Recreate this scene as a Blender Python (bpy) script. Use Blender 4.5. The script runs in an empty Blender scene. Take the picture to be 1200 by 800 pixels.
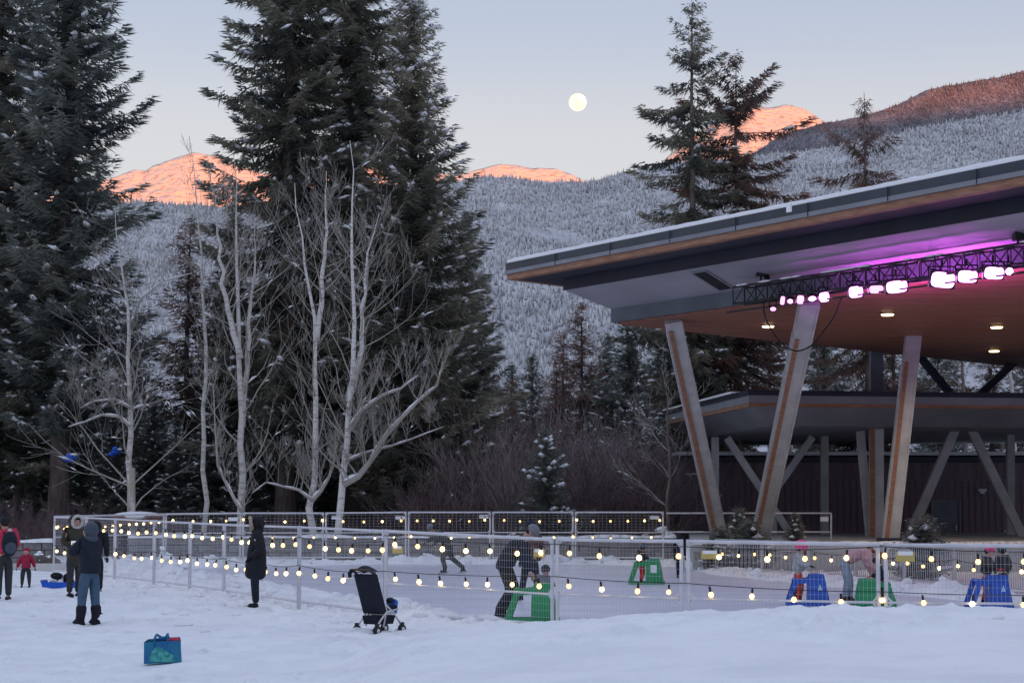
import bpy, bmesh, math, random
import numpy as np
from mathutils import Vector, Matrix, Quaternion
R = math.radians
rng = np.random.default_rng(7)
random.seed(7)
SC = bpy.context.scene
COL = SC.collection

# ------------------------------------------------------------------ camera
F = 2200.0; CAMZ = 2.0; HOR = 592.0
PITCH = math.atan((HOR - 400.0) / F)
cam_data = bpy.data.cameras.new("camera")
cam_data.sensor_width = 36.0
cam_data.lens = 36.0 * F / 1200.0
cam_data.clip_start = 0.3
cam_data.clip_end = 90000.0
cam = bpy.data.objects.new("camera", cam_data)
COL.objects.link(cam)
cam.location = (0, 0, CAMZ)
cam.rotation_euler = (math.pi / 2 + PITCH, 0, 0)
SC.camera = cam

# ------------------------------------------------------------------ light
SUN_EL, SUN_AZ = R(2.0), R(158.0)      # low sun behind the photographer
world = bpy.data.worlds.new("World"); SC.world = world; world.use_nodes = True
wn = world.node_tree.nodes; wl = world.node_tree.links
sky = wn.new("ShaderNodeTexSky"); sky.sky_type = 'NISHITA'; sky.sun_disc = False
sky.sun_elevation = SUN_EL; sky.sun_rotation = SUN_AZ
sky.altitude = 700; sky.air_density = 1.0; sky.dust_density = 1.0; sky.ozone_density = 1.0
bg = wn["Background"]; bg.inputs[1].default_value = 0.05
wl.new(sky.outputs[0], bg.inputs[0])
# twilight: the even lavender glow of the dome, warmer towards the horizon, added to the clear-air sky
wtc = wn.new("ShaderNodeTexCoord"); wsx = wn.new("ShaderNodeSeparateXYZ"); wrp = wn.new("ShaderNodeValToRGB")
wl.new(wtc.outputs["Generated"], wsx.inputs[0]); wl.new(wsx.outputs["Z"], wrp.inputs[0])
cr = wrp.color_ramp; cr.interpolation = 'EASE'
cr.elements[0].position = 0.10; cr.elements[0].color = (0.71, 0.635, 0.615, 1)
cr.elements[1].position = 0.60; cr.elements[1].color = (0.52, 0.60, 0.82, 1)
for pos, c in ((0.185, (0.565, 0.55, 0.60, 1)), (0.265, (0.41, 0.45, 0.585, 1))):
    e = cr.elements.new(pos); e.color = c
bg2 = wn.new("ShaderNodeBackground"); bg2.inputs[1].default_value = 0.75
wl.new(wrp.outputs[0], bg2.inputs[0])
wad = wn.new("ShaderNodeAddShader"); wl.new(bg.outputs[0], wad.inputs[0]); wl.new(bg2.outputs[0], wad.inputs[1])
wl.new(wad.outputs[0], wn["World Output"].inputs[0])
sd = bpy.data.lights.new("sun", 'SUN'); sd.energy = 5.0; sd.angle = R(0.5); sd.color = (1.0, 0.24, 0.03)
sun = bpy.data.objects.new("sun", sd); COL.objects.link(sun)
sdir = Vector((math.sin(SUN_AZ) * math.cos(SUN_EL), math.cos(SUN_AZ) * math.cos(SUN_EL), math.sin(SUN_EL)))
sun.rotation_euler = (-sdir).to_track_quat('-Z', 'Y').to_euler()
sun.location = sdir * 100
vs = SC.view_settings
vs.view_transform = 'Standard'; vs.look = 'None'; vs.gamma = 1.0; vs.use_curve_mapping = False
vs.exposure = 0.45
cy = SC.cycles
cy.use_denoising = True
cy.max_bounces = 6; cy.diffuse_bounces = 4; cy.glossy_bounces = 3; cy.transparent_max_bounces = 8
cy.sample_clamp_indirect = 6.0

# ------------------------------------------------------------------ helpers
def P(px, py, Y):
    """point in the place that stands Y metres in front of the photographer"""
    dx, du = (px - 600.0) / F, (400.0 - py) / F
    dy = math.cos(PITCH) - du * math.sin(PITCH)
    dz = math.sin(PITCH) + du * math.cos(PITCH)
    t = Y / dy
    return Vector((dx * t, Y, CAMZ + dz * t))

def X(px, Y, z=0.0):
    """x of a point at distance Y and height z seen in column px"""
    dep = Y * math.cos(PITCH) + (z - CAMZ) * math.sin(PITCH)
    return (px - 600.0) / F * dep

class MB:
    def __init__(s): s.v = []; s.f = []; s.n = 0
    def add(s, vs_, fs_):
        o = s.n; s.v.extend([tuple(p) for p in vs_]); s.n = len(s.v)
        s.f.extend([tuple(i + o for i in f) for f in fs_]); return s
    def box(s, c, d, rz=0.0, m=None):
        c = Vector(c); h = Vector(d) / 2
        mt = m if m is not None else Matrix.Rotation(rz, 3, 'Z')
        vs_ = [c + mt @ Vector((sx * h.x, sy * h.y, sz * h.z)) for sz in (-1, 1) for sy in (-1, 1) for sx in (-1, 1)]
        return s.add(vs_, [(0, 2, 3, 1), (4, 5, 7, 6), (0, 1, 5, 4), (2, 6, 7, 3), (0, 4, 6, 2), (1, 3, 7, 5)])
    def bar(s, a, b, w, h, up=(0, 0, 1), w2=None, h2=None):
        a = Vector(a); b = Vector(b); d = (b - a).normalized(); up = Vector(up)
        x = d.cross(up)
        if x.length < 1e-4: x = d.cross(Vector((0, 1, 0)))
        x.normalize(); y = x.cross(d).normalized()
        w2 = w if w2 is None else w2; h2 = h if h2 is None else h2
        vs_ = []
        for p, ww, hh in ((a, w, h), (b, w2, h2)):
            for sx, sy in ((-1, -1), (1, -1), (1, 1), (-1, 1)):
                vs_.append(p + x * sx * ww / 2 + y * sy * hh / 2)
        return s.add(vs_, [(3, 2, 1, 0), (4, 5, 6, 7), (0, 1, 5, 4), (1, 2, 6, 5), (2, 3, 7, 6), (3, 0, 4, 7)])
    def tube(s, pts, rad, n=6, caps=True):
        pts = [Vector(p) for p in pts]
        if not hasattr(rad, '__len__'): rad = [rad] * len(pts)
        o = s.n; prev = None
        for i, p in enumerate(pts):
            d = (pts[min(i + 1, len(pts) - 1)] - pts[max(i - 1, 0)])
            if d.length < 1e-7: d = Vector((0, 0, 1))
            d.normalize()
            if prev is None:
                x = d.cross(Vector((0.13, 0.31, 0.94)))
                if x.length < 0.1: x = d.cross(Vector((1, 0, 0)))
            else:
                x = prev - d * prev.dot(d)
                if x.length < 1e-5: x = d.cross(Vector((1, 0, 0)))
            x.normalize(); prev = x; y = d.cross(x)
            for k in range(n):
                a = 2 * math.pi * k / n
                q = p + (x * math.cos(a) + y * math.sin(a)) * rad[i]
                s.v.append(tuple(q))
        s.n = len(s.v)
        for i in range(len(pts) - 1):
            for k in range(n):
                a0 = o + i * n + k; a1 = o + i * n + (k + 1) % n
                s.f.append((a0, a1, a1 + n, a0 + n))
        if caps:
            s.f.append(tuple(o + k for k in range(n))[::-1])
            s.f.append(tuple(o + (len(pts) - 1) * n + k for k in range(n)))
        return s
    def ell(s, c, r, nu=12, nv=8, m=None):
        c = Vector(c); r = Vector(r) if hasattr(r, '__len__') else Vector((r, r, r))
        vs_ = []; fs_ = []
        for i in range(1, nv):
            t = math.pi * i / nv
            for k in range(nu):
                a = 2 * math.pi * k / nu
                q = Vector((r.x * math.sin(t) * math.cos(a), r.y * math.sin(t) * math.sin(a), r.z * math.cos(t)))
                vs_.append(c + (m @ q if m is not None else q))
        top = len(vs_); q = Vector((0, 0, r.z))
        vs_.append(c + (m @ q if m is not None else q)); vs_.append(c - (m @ q if m is not None else q))
        for i in range(nv - 2):
            for k in range(nu):
                a0 = i * nu + k; a1 = i * nu + (k + 1) % nu
                fs_.append((a0, a0 + nu, a1 + nu, a1))
        for k in range(nu):
            fs_.append((top, k, (k + 1) % nu))
            b = (nv - 2) * nu
            fs_.append((top + 1, b + (k + 1) % nu, b + k))
        return s.add(vs_, fs_)
    def prism(s, poly, ext):
        """closed prism: polygon of points extruded by vector ext"""
        n = len(poly); e = Vector(ext)
        vs_ = [Vector(p) for p in poly] + [Vector(p) + e for p in poly]
        fs_ = [tuple(range(n))[::-1], tuple(range(n, 2 * n))]
        fs_ += [(i, (i + 1) % n, n + (i + 1) % n, n + i) for i in range(n)]
        return s.add(vs_, fs_)
    def mesh(s, name, mat=None, smooth=False):
        me = bpy.data.meshes.new(name)
        me.from_pydata(s.v, [], s.f)
        if mat: me.materials.append(MAT[mat] if isinstance(mat, str) else mat)
        if smooth: me.polygons.foreach_set('use_smooth', [True] * len(me.polygons))
        me.update()
        return me
    def build(s, name, mat=None, parent=None, smooth=False, recalc=True):
        me = s.mesh(name, mat, smooth)
        if recalc:
            b = bmesh.new(); b.from_mesh(me); bmesh.ops.recalc_face_normals(b, faces=b.faces); b.to_mesh(me); b.free()
        return link(name, me, parent)

def link(name, me, parent=None, loc=None):
    o = bpy.data.objects.new(name, me); COL.objects.link(o)
    if parent is not None: o.parent = parent
    if loc is not None: o.location = loc
    return o

def np_mesh(name, V, Fq, mat=None, smooth=False, colors=None):
    """fast mesh from numpy arrays; Fq is (n,3) or (n,4)"""
    me = bpy.data.meshes.new(name)
    V = np.asarray(V, dtype=np.float32); Fq = np.asarray(Fq, dtype=np.int32)
    k = Fq.shape[1]
    me.vertices.add(len(V)); me.vertices.foreach_set('co', V.ravel())
    me.loops.add(Fq.size); me.loops.foreach_set('vertex_index', Fq.ravel())
    me.polygons.add(len(Fq))
    me.polygons.foreach_set('loop_start', np.arange(0, Fq.size, k, dtype=np.int32))
    me.polygons.foreach_set('loop_total', np.full(len(Fq), k, dtype=np.int32))
    if smooth: me.polygons.foreach_set('use_smooth', np.ones(len(Fq), dtype=bool))
    if colors is not None:
        at = me.attributes.new('tint', 'FLOAT', 'POINT')
        at.data.foreach_set('value', np.asarray(colors, dtype=np.float32))
    if mat: me.materials.append(MAT[mat] if isinstance(mat, str) else mat)
    me.update(calc_edges=True)
    return me

def tag(o, label=None, cat=None, group=None, kind=None):
    if label: o['label'] = label
    if cat: o['category'] = cat
    if group: o['group'] = group
    if kind: o['kind'] = kind
    return o

def thing(name, label, cat, loc=(0, 0, 0), rz=0.0, group=None):
    o = bpy.data.objects.new(name, None); COL.objects.link(o)
    o.empty_display_size = 0.2
    o.location = loc; o.rotation_euler = (0, 0, rz)
    return tag(o, label, cat, group)

def vnoise(x, y, seed=0, octaves=4, gain=0.5):
    """value noise for numpy arrays, about -1..1"""
    x = np.asarray(x, dtype=float); y = np.asarray(y, dtype=float)
    out = np.zeros(np.broadcast(x, y).shape); amp = 1.0; tot = 0
    for o in range(octaves):
        xi = np.floor(x).astype(np.int64); yi = np.floor(y).astype(np.int64)
        fx = x - xi; fy = y - yi
        fx = fx * fx * (3 - 2 * fx); fy = fy * fy * (3 - 2 * fy)
        def h(a, b):
            n = (a * 374761393 + b * 668265263 + (seed + o * 17) * 2147483647) & 0xffffffff
            n = ((n ^ (n >> 13)) * 1274126177) & 0xffffffff
            n = (n ^ (n >> 16)) & 0xffffff
            return n / float(0xffffff) * 2 - 1
        v = (h(xi, yi) * (1 - fx) + h(xi + 1, yi) * fx) * (1 - fy) + (h(xi, yi + 1) * (1 - fx) + h(xi + 1, yi + 1) * fx) * fy
        out += amp * v; tot += amp; amp *= gain; x = x * 2.03 + 11.3; y = y * 2.03 + 5.7
    return out / tot

# ------------------------------------------------------------------ materials
MAT = {}
def mat(name, col, rough=0.7, metal=0.0, spec=0.3, var=0.0, vscale=3.0, col2=None, bump=0.0, bscale=20.0, emit=None, estr=0.0,
        stretch=None, detail=6.0, tint=False, trans=0.0, bdist=0.02, ramp=(0.35, 0.65)):
    m = bpy.data.materials.new(name); m.use_nodes = True
    nt = m.node_tree; b = nt.nodes["Principled BSDF"]
    b.inputs["Roughness"].default_value = rough; b.inputs["Metallic"].default_value = metal
    b.inputs["Specular IOR Level"].default_value = spec
    c = tuple(col) + (1.0,)
    b.inputs["Base Color"].default_value = c
    if col2 is None and var > 0: col2 = tuple(max(0.0, k * (1 - var)) for k in col)
    tc = nt.nodes.new("ShaderNodeTexCoord")
    src = tc.outputs["Object"]
    if stretch:
        mp = nt.nodes.new("ShaderNodeMapping"); mp.inputs["Scale"].default_value = stretch
        nt.links.new(src, mp.inputs[0]); src = mp.outputs[0]
    if col2 is not None:
        mx = nt.nodes.new("ShaderNodeMix"); mx.data_type = 'RGBA'
        mx.inputs[6].default_value = c; mx.inputs[7].default_value = tuple(col2) + (1.0,)
        if tint:
            at = nt.nodes.new("ShaderNodeAttribute"); at.attribute_name = 'tint'
            nt.links.new(at.outputs["Fac"], mx.inputs[0])
        else:
            nz = nt.nodes.new("ShaderNodeTexNoise"); nz.inputs["Scale"].default_value = vscale
            nz.inputs["Detail"].default_value = detail
            rp = nt.nodes.new("ShaderNodeMapRange"); rp.inputs[1].default_value = ramp[0]; rp.inputs[2].default_value = ramp[1]
            nt.links.new(src, nz.inputs["Vector"]); nt.links.new(nz.outputs["Fac"], rp.inputs[0]); nt.links.new(rp.outputs[0], mx.inputs[0])
        nt.links.new(mx.outputs[2], b.inputs["Base Color"])
    if bump > 0:
        nb = nt.nodes.new("ShaderNodeTexNoise"); nb.inputs["Scale"].default_value = bscale; nb.inputs["Detail"].default_value = 5.0
        bp = nt.nodes.new("ShaderNodeBump"); bp.inputs["Strength"].default_value = bump; bp.inputs["Distance"].default_value = bdist
        nt.links.new(src, nb.inputs["Vector"]); nt.links.new(nb.outputs["Fac"], bp.inputs["Height"]); nt.links.new(bp.outputs[0], b.inputs["Normal"])
    if emit is not None:
        b.inputs["Emission Color"].default_value = tuple(emit) + (1.0,); b.inputs["Emission Strength"].default_value = estr
    if trans > 0: b.inputs["Transmission Weight"].default_value = trans
    MAT[name] = m
    return m
# ------------------------------------------------------------------ mountains
mat('peak_snow_alpenglow', (0.72, 0.63, 0.52), rough=0.8, col2=(0.50, 0.38, 0.28), vscale=0.018, stretch=(1, 1, 2.6), detail=9, ramp=(0.56, 0.64), bump=1.0, bscale=0.012, bdist=40.0)  # warm alpenglow tint is put into the snow and rock colours
mat('slope_snow', (0.58, 0.58, 0.60), rough=0.9, col2=(0.36, 0.36, 0.38), vscale=0.008, detail=8)
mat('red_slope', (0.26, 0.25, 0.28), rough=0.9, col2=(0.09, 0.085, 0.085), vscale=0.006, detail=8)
mat('frosted_trees', (0.72, 0.72, 0.73), rough=0.9, col2=(0.19, 0.195, 0.205), tint=True)
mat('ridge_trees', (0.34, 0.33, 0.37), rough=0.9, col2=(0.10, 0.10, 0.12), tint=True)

def profile(pts, D):
    """crest heights from the crest line seen at distance D"""
    q = [P(a, b, D) for a, b in pts]
    return np.array([p.x for p in q]), np.array([p.z for p in q])

def ridge(name, pts, D, front, back, nx, ny, amp, seed, matn, gull=1.0, x_ext=None):
    xs, zs = profile(pts, D)
    x0, x1 = (xs[0], xs[-1]) if x_ext is None else x_ext
    gx = np.linspace(x0, x1, nx)
    crest = np.interp(gx, xs, zs) + D * 0.0011 * vnoise(gx / (D * 0.012), gx * 0, seed + 90, 5, 0.6)
    t = np.concatenate([np.linspace(0, 1, ny), 1 + np.linspace(0, 1, max(6, ny // 6))[1:]])
    T, GX = np.meshgrid(t, gx, indexing='ij')
    yy = np.where(T <= 1, D - front * (1 - T), D + back * (T - 1))
    up = np.where(T <= 1, T ** 1.05, 1 - 0.75 * (T - 1))
    CZ = np.broadcast_to(crest, GX.shape)
    w = np.clip(np.minimum(T, 2.0 - T) * 3.0, 0, 1) * np.clip((1.0 - np.abs(T - 1)) , 0, 1)
    fade = np.clip(np.abs(T - 1) * 5.0, 0.12, 1)
    nz = vnoise(GX / (front * 0.16), yy / (front * 0.3), seed, 6, 0.55)
    rd = 1 - np.abs(vnoise(GX / (front * 0.11) + 3, yy / (front * 0.42), seed + 5, 5, 0.5)) * 2
    Z = CZ * up + amp * fade * np.clip(T * 3, 0, 1) * (nz * 0.7 + rd * 0.5 * gull - 0.3)
    Z = np.where(T > 1, Z, np.minimum(Z, CZ * (0.06 + 0.94 * up ** 0.9) + amp * 0.05))
    V = np.stack([GX, yy, Z], -1).reshape(-1, 3)
    ntt, nxx = T.shape
    i = np.arange((ntt - 1) * (nxx - 1)); r = i // (nxx - 1); c = i % (nxx - 1); a = r * nxx + c
    Fq = np.stack([a, a + 1, a + nxx + 1, a + nxx], 1)
    o = link(name, np_mesh(name, V, Fq, matn, True))
    tag(o, kind='structure')
    return V.reshape(ntt, nxx, 3)

def forest(name, label, G, n, h0, h1, seed, matn, tmax, dark=0.5, xr=None, tlo=0.0):
    """small frosted firs standing on a slope grid, one mass"""
    r = np.random.default_rng(seed)
    nt_, nx_ = G.shape[:2]; tmax = min(tmax, nt_ - 2)
    k = int(n * 1.7)
    lo, hi = xr if xr else (-120, 1320)
    D_ = G[tmax, 0, 1]; gx_ = G[tmax, :, 0]
    u0 = np.interp((lo - 600) / F * D_, gx_, np.arange(nx_)); u1 = np.interp((hi - 600) / F * D_, gx_, np.arange(nx_))
    u = u0 + r.random(k) * (min(u1, nx_ - 2) - u0); t = (tlo + (1 - tlo) * r.random(k)) * tmax
    ui = u.astype(int); ti = t.astype(int); fu = (u - ui)[:, None]; ft = (t - ti)[:, None]
    B = (G[ti, ui] * (1 - fu) + G[ti, ui + 1] * fu) * (1 - ft) + (G[ti + 1, ui] * (1 - fu) + G[ti + 1, ui + 1] * fu) * ft
    # only what stands within the view
    px = 600 + F * B[:, 0] / B[:, 1]
    keep = (px > lo) & (px < hi)
    dens = 0.6 * vnoise(B[:, 0] / 420, B[:, 1] / 1500, seed + 3, 5) + 0.6 * vnoise(B[:, 0] / 110, B[:, 1] / 160, seed + 8, 4)
    keep &= (r.random(k) < 0.80 + 1.1 * dens)
    B = B[keep][:n]; dens = dens[keep][:n]; k = len(B)
    H = (h0 * .7 + (h1 - h0 * .7) * r.random(k) ** 1.3) * (1 + .25 * dens); W = H * (0.15 + 0.10 * r.random(k))
    S = 5
    ang = r.random(k)[:, None] * 6.28 + np.arange(S)[None] * (2 * math.pi / S)
    jr = 0.75 + 0.5 * r.random((k, S))
    base = np.stack([B[:, None, 0] + np.cos(ang) * W[:, None] * jr, B[:, None, 1] + np.sin(ang) * W[:, None] * jr,
                     B[:, None, 2] + H[:, None] * 0.05 * np.ones((1, S))], -1)
    mid = np.stack([B[:, None, 0] + np.cos(ang + .6) * W[:, None] * .5 * jr, B[:, None, 1] + np.sin(ang + .6) * W[:, None] * .5 * jr,
                    B[:, None, 2] + H[:, None] * 0.45 * np.ones((1, S))], -1)
    top = B.copy(); top[:, 2] += H; top[:, 0] += r.normal(0, .03, k) * H
    V = np.concatenate([base, mid, top[:, None]], 1).reshape(-1, 3)
    n1 = 2 * S + 1
    f = []
    for j in range(S):
        j2 = (j + 1) % S
        f += [(j, j2, S + j), (j2, S + j2, S + j), (S + j, S + j2, 2 * S)]
    f = np.array(f)
    Fq = (f[None] + (np.arange(k) * n1)[:, None, None]).reshape(-1, 3)
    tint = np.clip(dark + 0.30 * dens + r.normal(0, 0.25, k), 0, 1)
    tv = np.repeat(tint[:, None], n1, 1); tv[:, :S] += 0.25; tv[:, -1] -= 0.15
    o = link(name, np_mesh(name, V, Fq, matn, False, np.clip(tv, 0, 1).ravel()))
    tag(o, label, 'forest', kind='stuff')
    return o

front_pts = [(-900, 330), (-500, 300), (-200, 262), (0, 246), (100, 238), (160, 236), (230, 240), (300, 246), (400, 232), (500, 216), (570, 207), (600, 209), (640, 214), (690, 213), (740, 200),
             (790, 190), (860, 186), (930, 178), (1000, 168), (1080, 150), (1150, 138), (1220, 128), (1400, 110), (1700, 90), (2000, 90)]
red_pts = [(500, 330), (700, 290), (800, 240), (860, 192), (900, 168), (930, 152), (962, 144), (1010, 136), (1050, 124), (1085, 106), (1130, 97), (1170, 90), (1200, 84), (1300, 70), (1500, 60), (1900, 90)]
peak_pts = [(-1000, 330), (-500, 270), (-200, 245), (-60, 226), (20, 214), (60, 222), (100, 216), (138, 208), (158, 199), (170, 200), (180, 193), (200, 188), (225, 179), (250, 182), (280, 192), (310, 203), (350, 200),
            (420, 192), (480, 205), (540, 203), (566, 196), (585, 190), (605, 192), (625, 196), (650, 197), (668, 203), (682, 212), (710, 224), (745, 215),
            (775, 190), (800, 168), (830, 148), (856, 136), (876, 126), (900, 127), (925, 124), (945, 129), (962, 140), (1000, 170), (1100, 190), (1400, 210), (1800, 260)]
FG = ridge('forested_ridge', front_pts, 7000.0, 4300.0, 1500.0, 420, 120, 75.0, 11, 'slope_snow', 0.7)
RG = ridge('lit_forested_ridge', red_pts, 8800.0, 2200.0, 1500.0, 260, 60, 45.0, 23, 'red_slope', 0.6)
PG = ridge('snow_peaks', peak_pts, 12500.0, 3200.0, 2500.0, 620, 110, 150.0, 37, 'peak_snow_alpenglow', 1.0)
forest('frosted_forest', 'grey frosted conifer forest covering the mountain slope', FG, 75000, 12, 22, 5, 'frosted_trees', 119, 0.40, tlo=0.12)
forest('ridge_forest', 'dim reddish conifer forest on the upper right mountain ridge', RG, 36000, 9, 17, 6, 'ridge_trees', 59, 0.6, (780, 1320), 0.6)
# unseen range added behind the photographer, shaped to keep the valley in shade
def range_behind():
    nx, ny = 120, 14
    az = np.linspace(R(90), R(240), nx)
    rr = np.array([6500, 7600, 8600, 9300, 10000, 11000, 12500], float)
    hh = np.array([0.0, 0.35, 0.74, 0.95, 1.0, 0.8, 0.3])
    A, RR = np.meshgrid(az, rr, indexing='ij'); HH = np.broadcast_to(hh, A.shape)
    top = 1745 + (9800 + 8800) * math.tan(SUN_EL)
    Z = HH * top * (1 + 0.03 * vnoise(A * 12, RR / 900, 71, 4)) 
    V = np.stack([RR * np.sin(A), RR * np.cos(A), Z], -1).reshape(-1, 3)
    n2 = len(rr); i = np.arange((nx - 1) * (n2 - 1)); a = (i // (n2 - 1)) * n2 + i % (n2 - 1)
    o = link('unseen_shade_range', np_mesh('unseen_shade_range', V, np.stack([a, a + 1, a + n2 + 1, a + n2], 1), 'slope_snow', True))
    tag(o, kind='structure')
range_behind()
# moon
mm = mat('moon_light', (0.05, 0.05, 0.05), rough=1.0)
nt = mm.node_tree; em = nt.nodes["Principled BSDF"]
nz = nt.nodes.new("ShaderNodeTexNoise"); nz.inputs["Scale"].default_value = 0.008; nz.inputs["Detail"].default_value = 3
rp = nt.nodes.new("ShaderNodeValToRGB"); rp.color_ramp.elements[0].color = (1.0, 0.86, 0.55, 1); rp.color_ramp.elements[1].color = (1.0, 0.98, 0.82, 1)
rp.color_ramp.elements[0].position = 0.38; rp.color_ramp.elements[1].position = 0.6
tc = nt.nodes.new("ShaderNodeTexCoord")
nt.links.new(tc.outputs["Object"], nz.inputs["Vector"]); nt.links.new(nz.outputs["Fac"], rp.inputs[0]); nt.links.new(rp.outputs[0], em.inputs["Emission Color"])
em.inputs["Emission Strength"].default_value = 0.95
mo = MB().ell((0, 0, 0), 30000 * 10.6 / F, 32, 20).build('moon', 'moon_light', smooth=True)
mo.location = P(677, 120, 30000)
tag(mo, 'full pale yellow moon hanging in the dusk sky above the peaks', 'moon')
# ------------------------------------------------------------------ ground, ice
def sn(m, scale1, scale2, d1, d2):
    """crunchy snow relief: two noises chained as bump"""
    nt = m.node_tree; b = nt.nodes["Principled BSDF"]; tc = nt.nodes.new("ShaderNodeTexCoord"); last = None
    for sc_, di, st in ((scale1, d1, 0.55), (scale2, d2, 0.5)):
        n = nt.nodes.new("ShaderNodeTexNoise"); n.inputs["Scale"].default_value = sc_; n.inputs["Detail"].default_value = 6; n.inputs["Roughness"].default_value = 0.6
        bp = nt.nodes.new("ShaderNodeBump"); bp.inputs["Distance"].default_value = di; bp.inputs["Strength"].default_value = st
        nt.links.new(tc.outputs["Object"], n.inputs["Vector"]); nt.links.new(n.outputs["Fac"], bp.inputs["Height"])
        if last: nt.links.new(last.outputs[0], bp.inputs["Normal"])
        last = bp
    nt.links.new(last.outputs[0], b.inputs["Normal"])
m = mat('snow', (0.87, 0.875, 0.885), rough=0.55, spec=0.25, col2=(0.76, 0.77, 0.80), vscale=0.9, detail=9, ramp=(0.42, 0.72))
sn(m, 1.6, 8.0, 0.20, 0.05)
m = mat('snow_cap', (0.87, 0.875, 0.89), rough=0.6, spec=0.2, bump=0.4, bscale=6.0, bdist=0.04)
m = mat('ice', (0.60, 0.60, 0.70), rough=0.36, spec=0.5, col2=(0.72, 0.72, 0.82), vscale=0.5, detail=10, stretch=(0.35, 1.5, 1), ramp=(0.38, 0.66), bump=0.25, bscale=3.0, bdist=0.01)

def G(px, py, z=0.0):
    """ground point under a pixel, on the level z"""
    dx, du = (px - 600.0) / F, (400.0 - py) / F
    dy = math.cos(PITCH) - du * math.sin(PITCH); dz = math.sin(PITCH) + du * math.cos(PITCH)
    t = (z - CAMZ) / dz
    return Vector((dx * t, dy * t, z))

FENCE_LEFT = [(62, 55.0), (100, 52.4), (134, 50.0), (180, 47.0), (222, 44.4), (262, 42.0), (301, 39.6), (350, 37.0), (450, 33.4)]
FENCE_FRONT = [(450, 33.4), (650, 30.0), (803, 28.6), (1035, 27.8), (1275, 27.4)]
FENCE_BACK = [(62, 61.5), (192, 68.0), (283, 68.0), (380, 68.0), (477, 68.0), (576, 68.0), (673, 68.0), (779, 67.6)]
BARRIER = [(838, 57.0), (893, 54.6), (947, 52.2), (1003, 49.8), (1060, 47.4), (1119, 45.0), (1180, 42.6), (1245, 40.2)]
def xy(l): return [(X(p, d), d) for p, d in l]
ice_px = [(163, 676), (205, 668), (260, 664), (450, 661), (700, 661), (800, 664), (838, 673), (1000, 690), (1200, 711), (1400, 732),
          (1400, 742), (1100, 742), (900, 742), (803, 741), (650, 736), (548, 728), (482, 714), (400, 702), (335, 690), (250, 682)]
ICE = [(G(a, b).x, G(a, b).y) for a, b in ice_px]

def inside(x, y, poly):
    r = np.zeros(x.shape, bool); n = len(poly)
    for i in range(n):
        x0, y0 = poly[i]; x1, y1 = poly[(i + 1) % n]
        c = ((y0 > y) != (y1 > y)) & (x < (x1 - x0) * (y - y0) / (y1 - y0 + 1e-12) + x0)
        r ^= c
    return r
def dist(x, y, line, closed=False):
    d = np.full(x.shape, 1e9); n = len(line)
    for i in range(n if closed else n - 1):
        x0, y0 = line[i]; x1, y1 = line[(i + 1) % n]
        dx, dy = x1 - x0, y1 - y0
        t = np.clip(((x - x0) * dx + (y - y0) * dy) / (dx * dx + dy * dy + 1e-9), 0, 1)
        d = np.minimum(d, np.hypot(x - x0 - t * dx, y - y0 - t * dy))
    return d

MOUND_R = np.array([(-400, 784), (300, 783), (400, 774), (450, 760), (500, 744), (560, 735), (620, 729), (700, 722), (780, 717.5), (850, 714), (940, 713), (1000, 711), (1100, 712), (1200, 714), (1320, 718), (1600, 740)], float)
def terrain(x, y):
    x = np.asarray(x, float); y = np.asarray(y, float)
    px = 600 + F * x / np.maximum(y, 1.0)
    xc = x * 23.0 / np.maximum(y, 12.0)
    pxc = 600 + F * x / 23.0
    r = np.interp(pxc, MOUND_R[:, 0], MOUND_R[:, 1])
    zc = np.maximum(2.0 - (r - 592) * 23.0 / 2200, 0.0)
    k = np.where(y < 23, 1 - 0.012 * (23 - y), np.clip(1 - (y - 23) / 3.6, 0, 1))
    k = np.where(y < 23, k, k * k * (3 - 2 * k))
    z = zc * k
    calm = 1 - 0.6 * np.clip((px - 520) / 120, 0, 1) * (y < 27.5)
    z = z + calm * 0.075 * vnoise(x / 3.1, y / 3.1, 1, 4) + calm * 0.05 * vnoise(x / 0.9, y / 0.9, 2, 5, 0.55) - 0.01
    # banks thrown up along the fences and the edge of the ice
    di = dist(x, y, ICE, True); ins = inside(x, y, ICE)
    lump = 0.50 + 0.95 * vnoise(x / 0.55, y / 0.55, 3, 4) + 0.35 * vnoise(x / 0.22, y / 0.22, 9, 3)
    near = np.clip((px - 560) / 100, 0, 1) * (y < 36)
    bank = 0.26 * np.exp(-((di - 0.7) / 0.75) ** 2) * np.clip(lump, 0.05, 2) * (1 - 0.85 * near)
    left = np.clip((330 - px) / 120, 0, 1) * (y < 60)
    bank = bank * (1 + 1.3 * left)
    back = (y > 60) & (px < 800)
    bank = np.where(back, bank * 1.25, bank)
    z = np.where(ins, np.where(di > 0.35, -0.2, bank * 0.6 - 0.5 * di), z + bank)
    # ground behind the rink lifts a little towards the stage
    z = z + np.clip((y - 70) / 30, 0, 1) * 0.15
    return z

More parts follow.
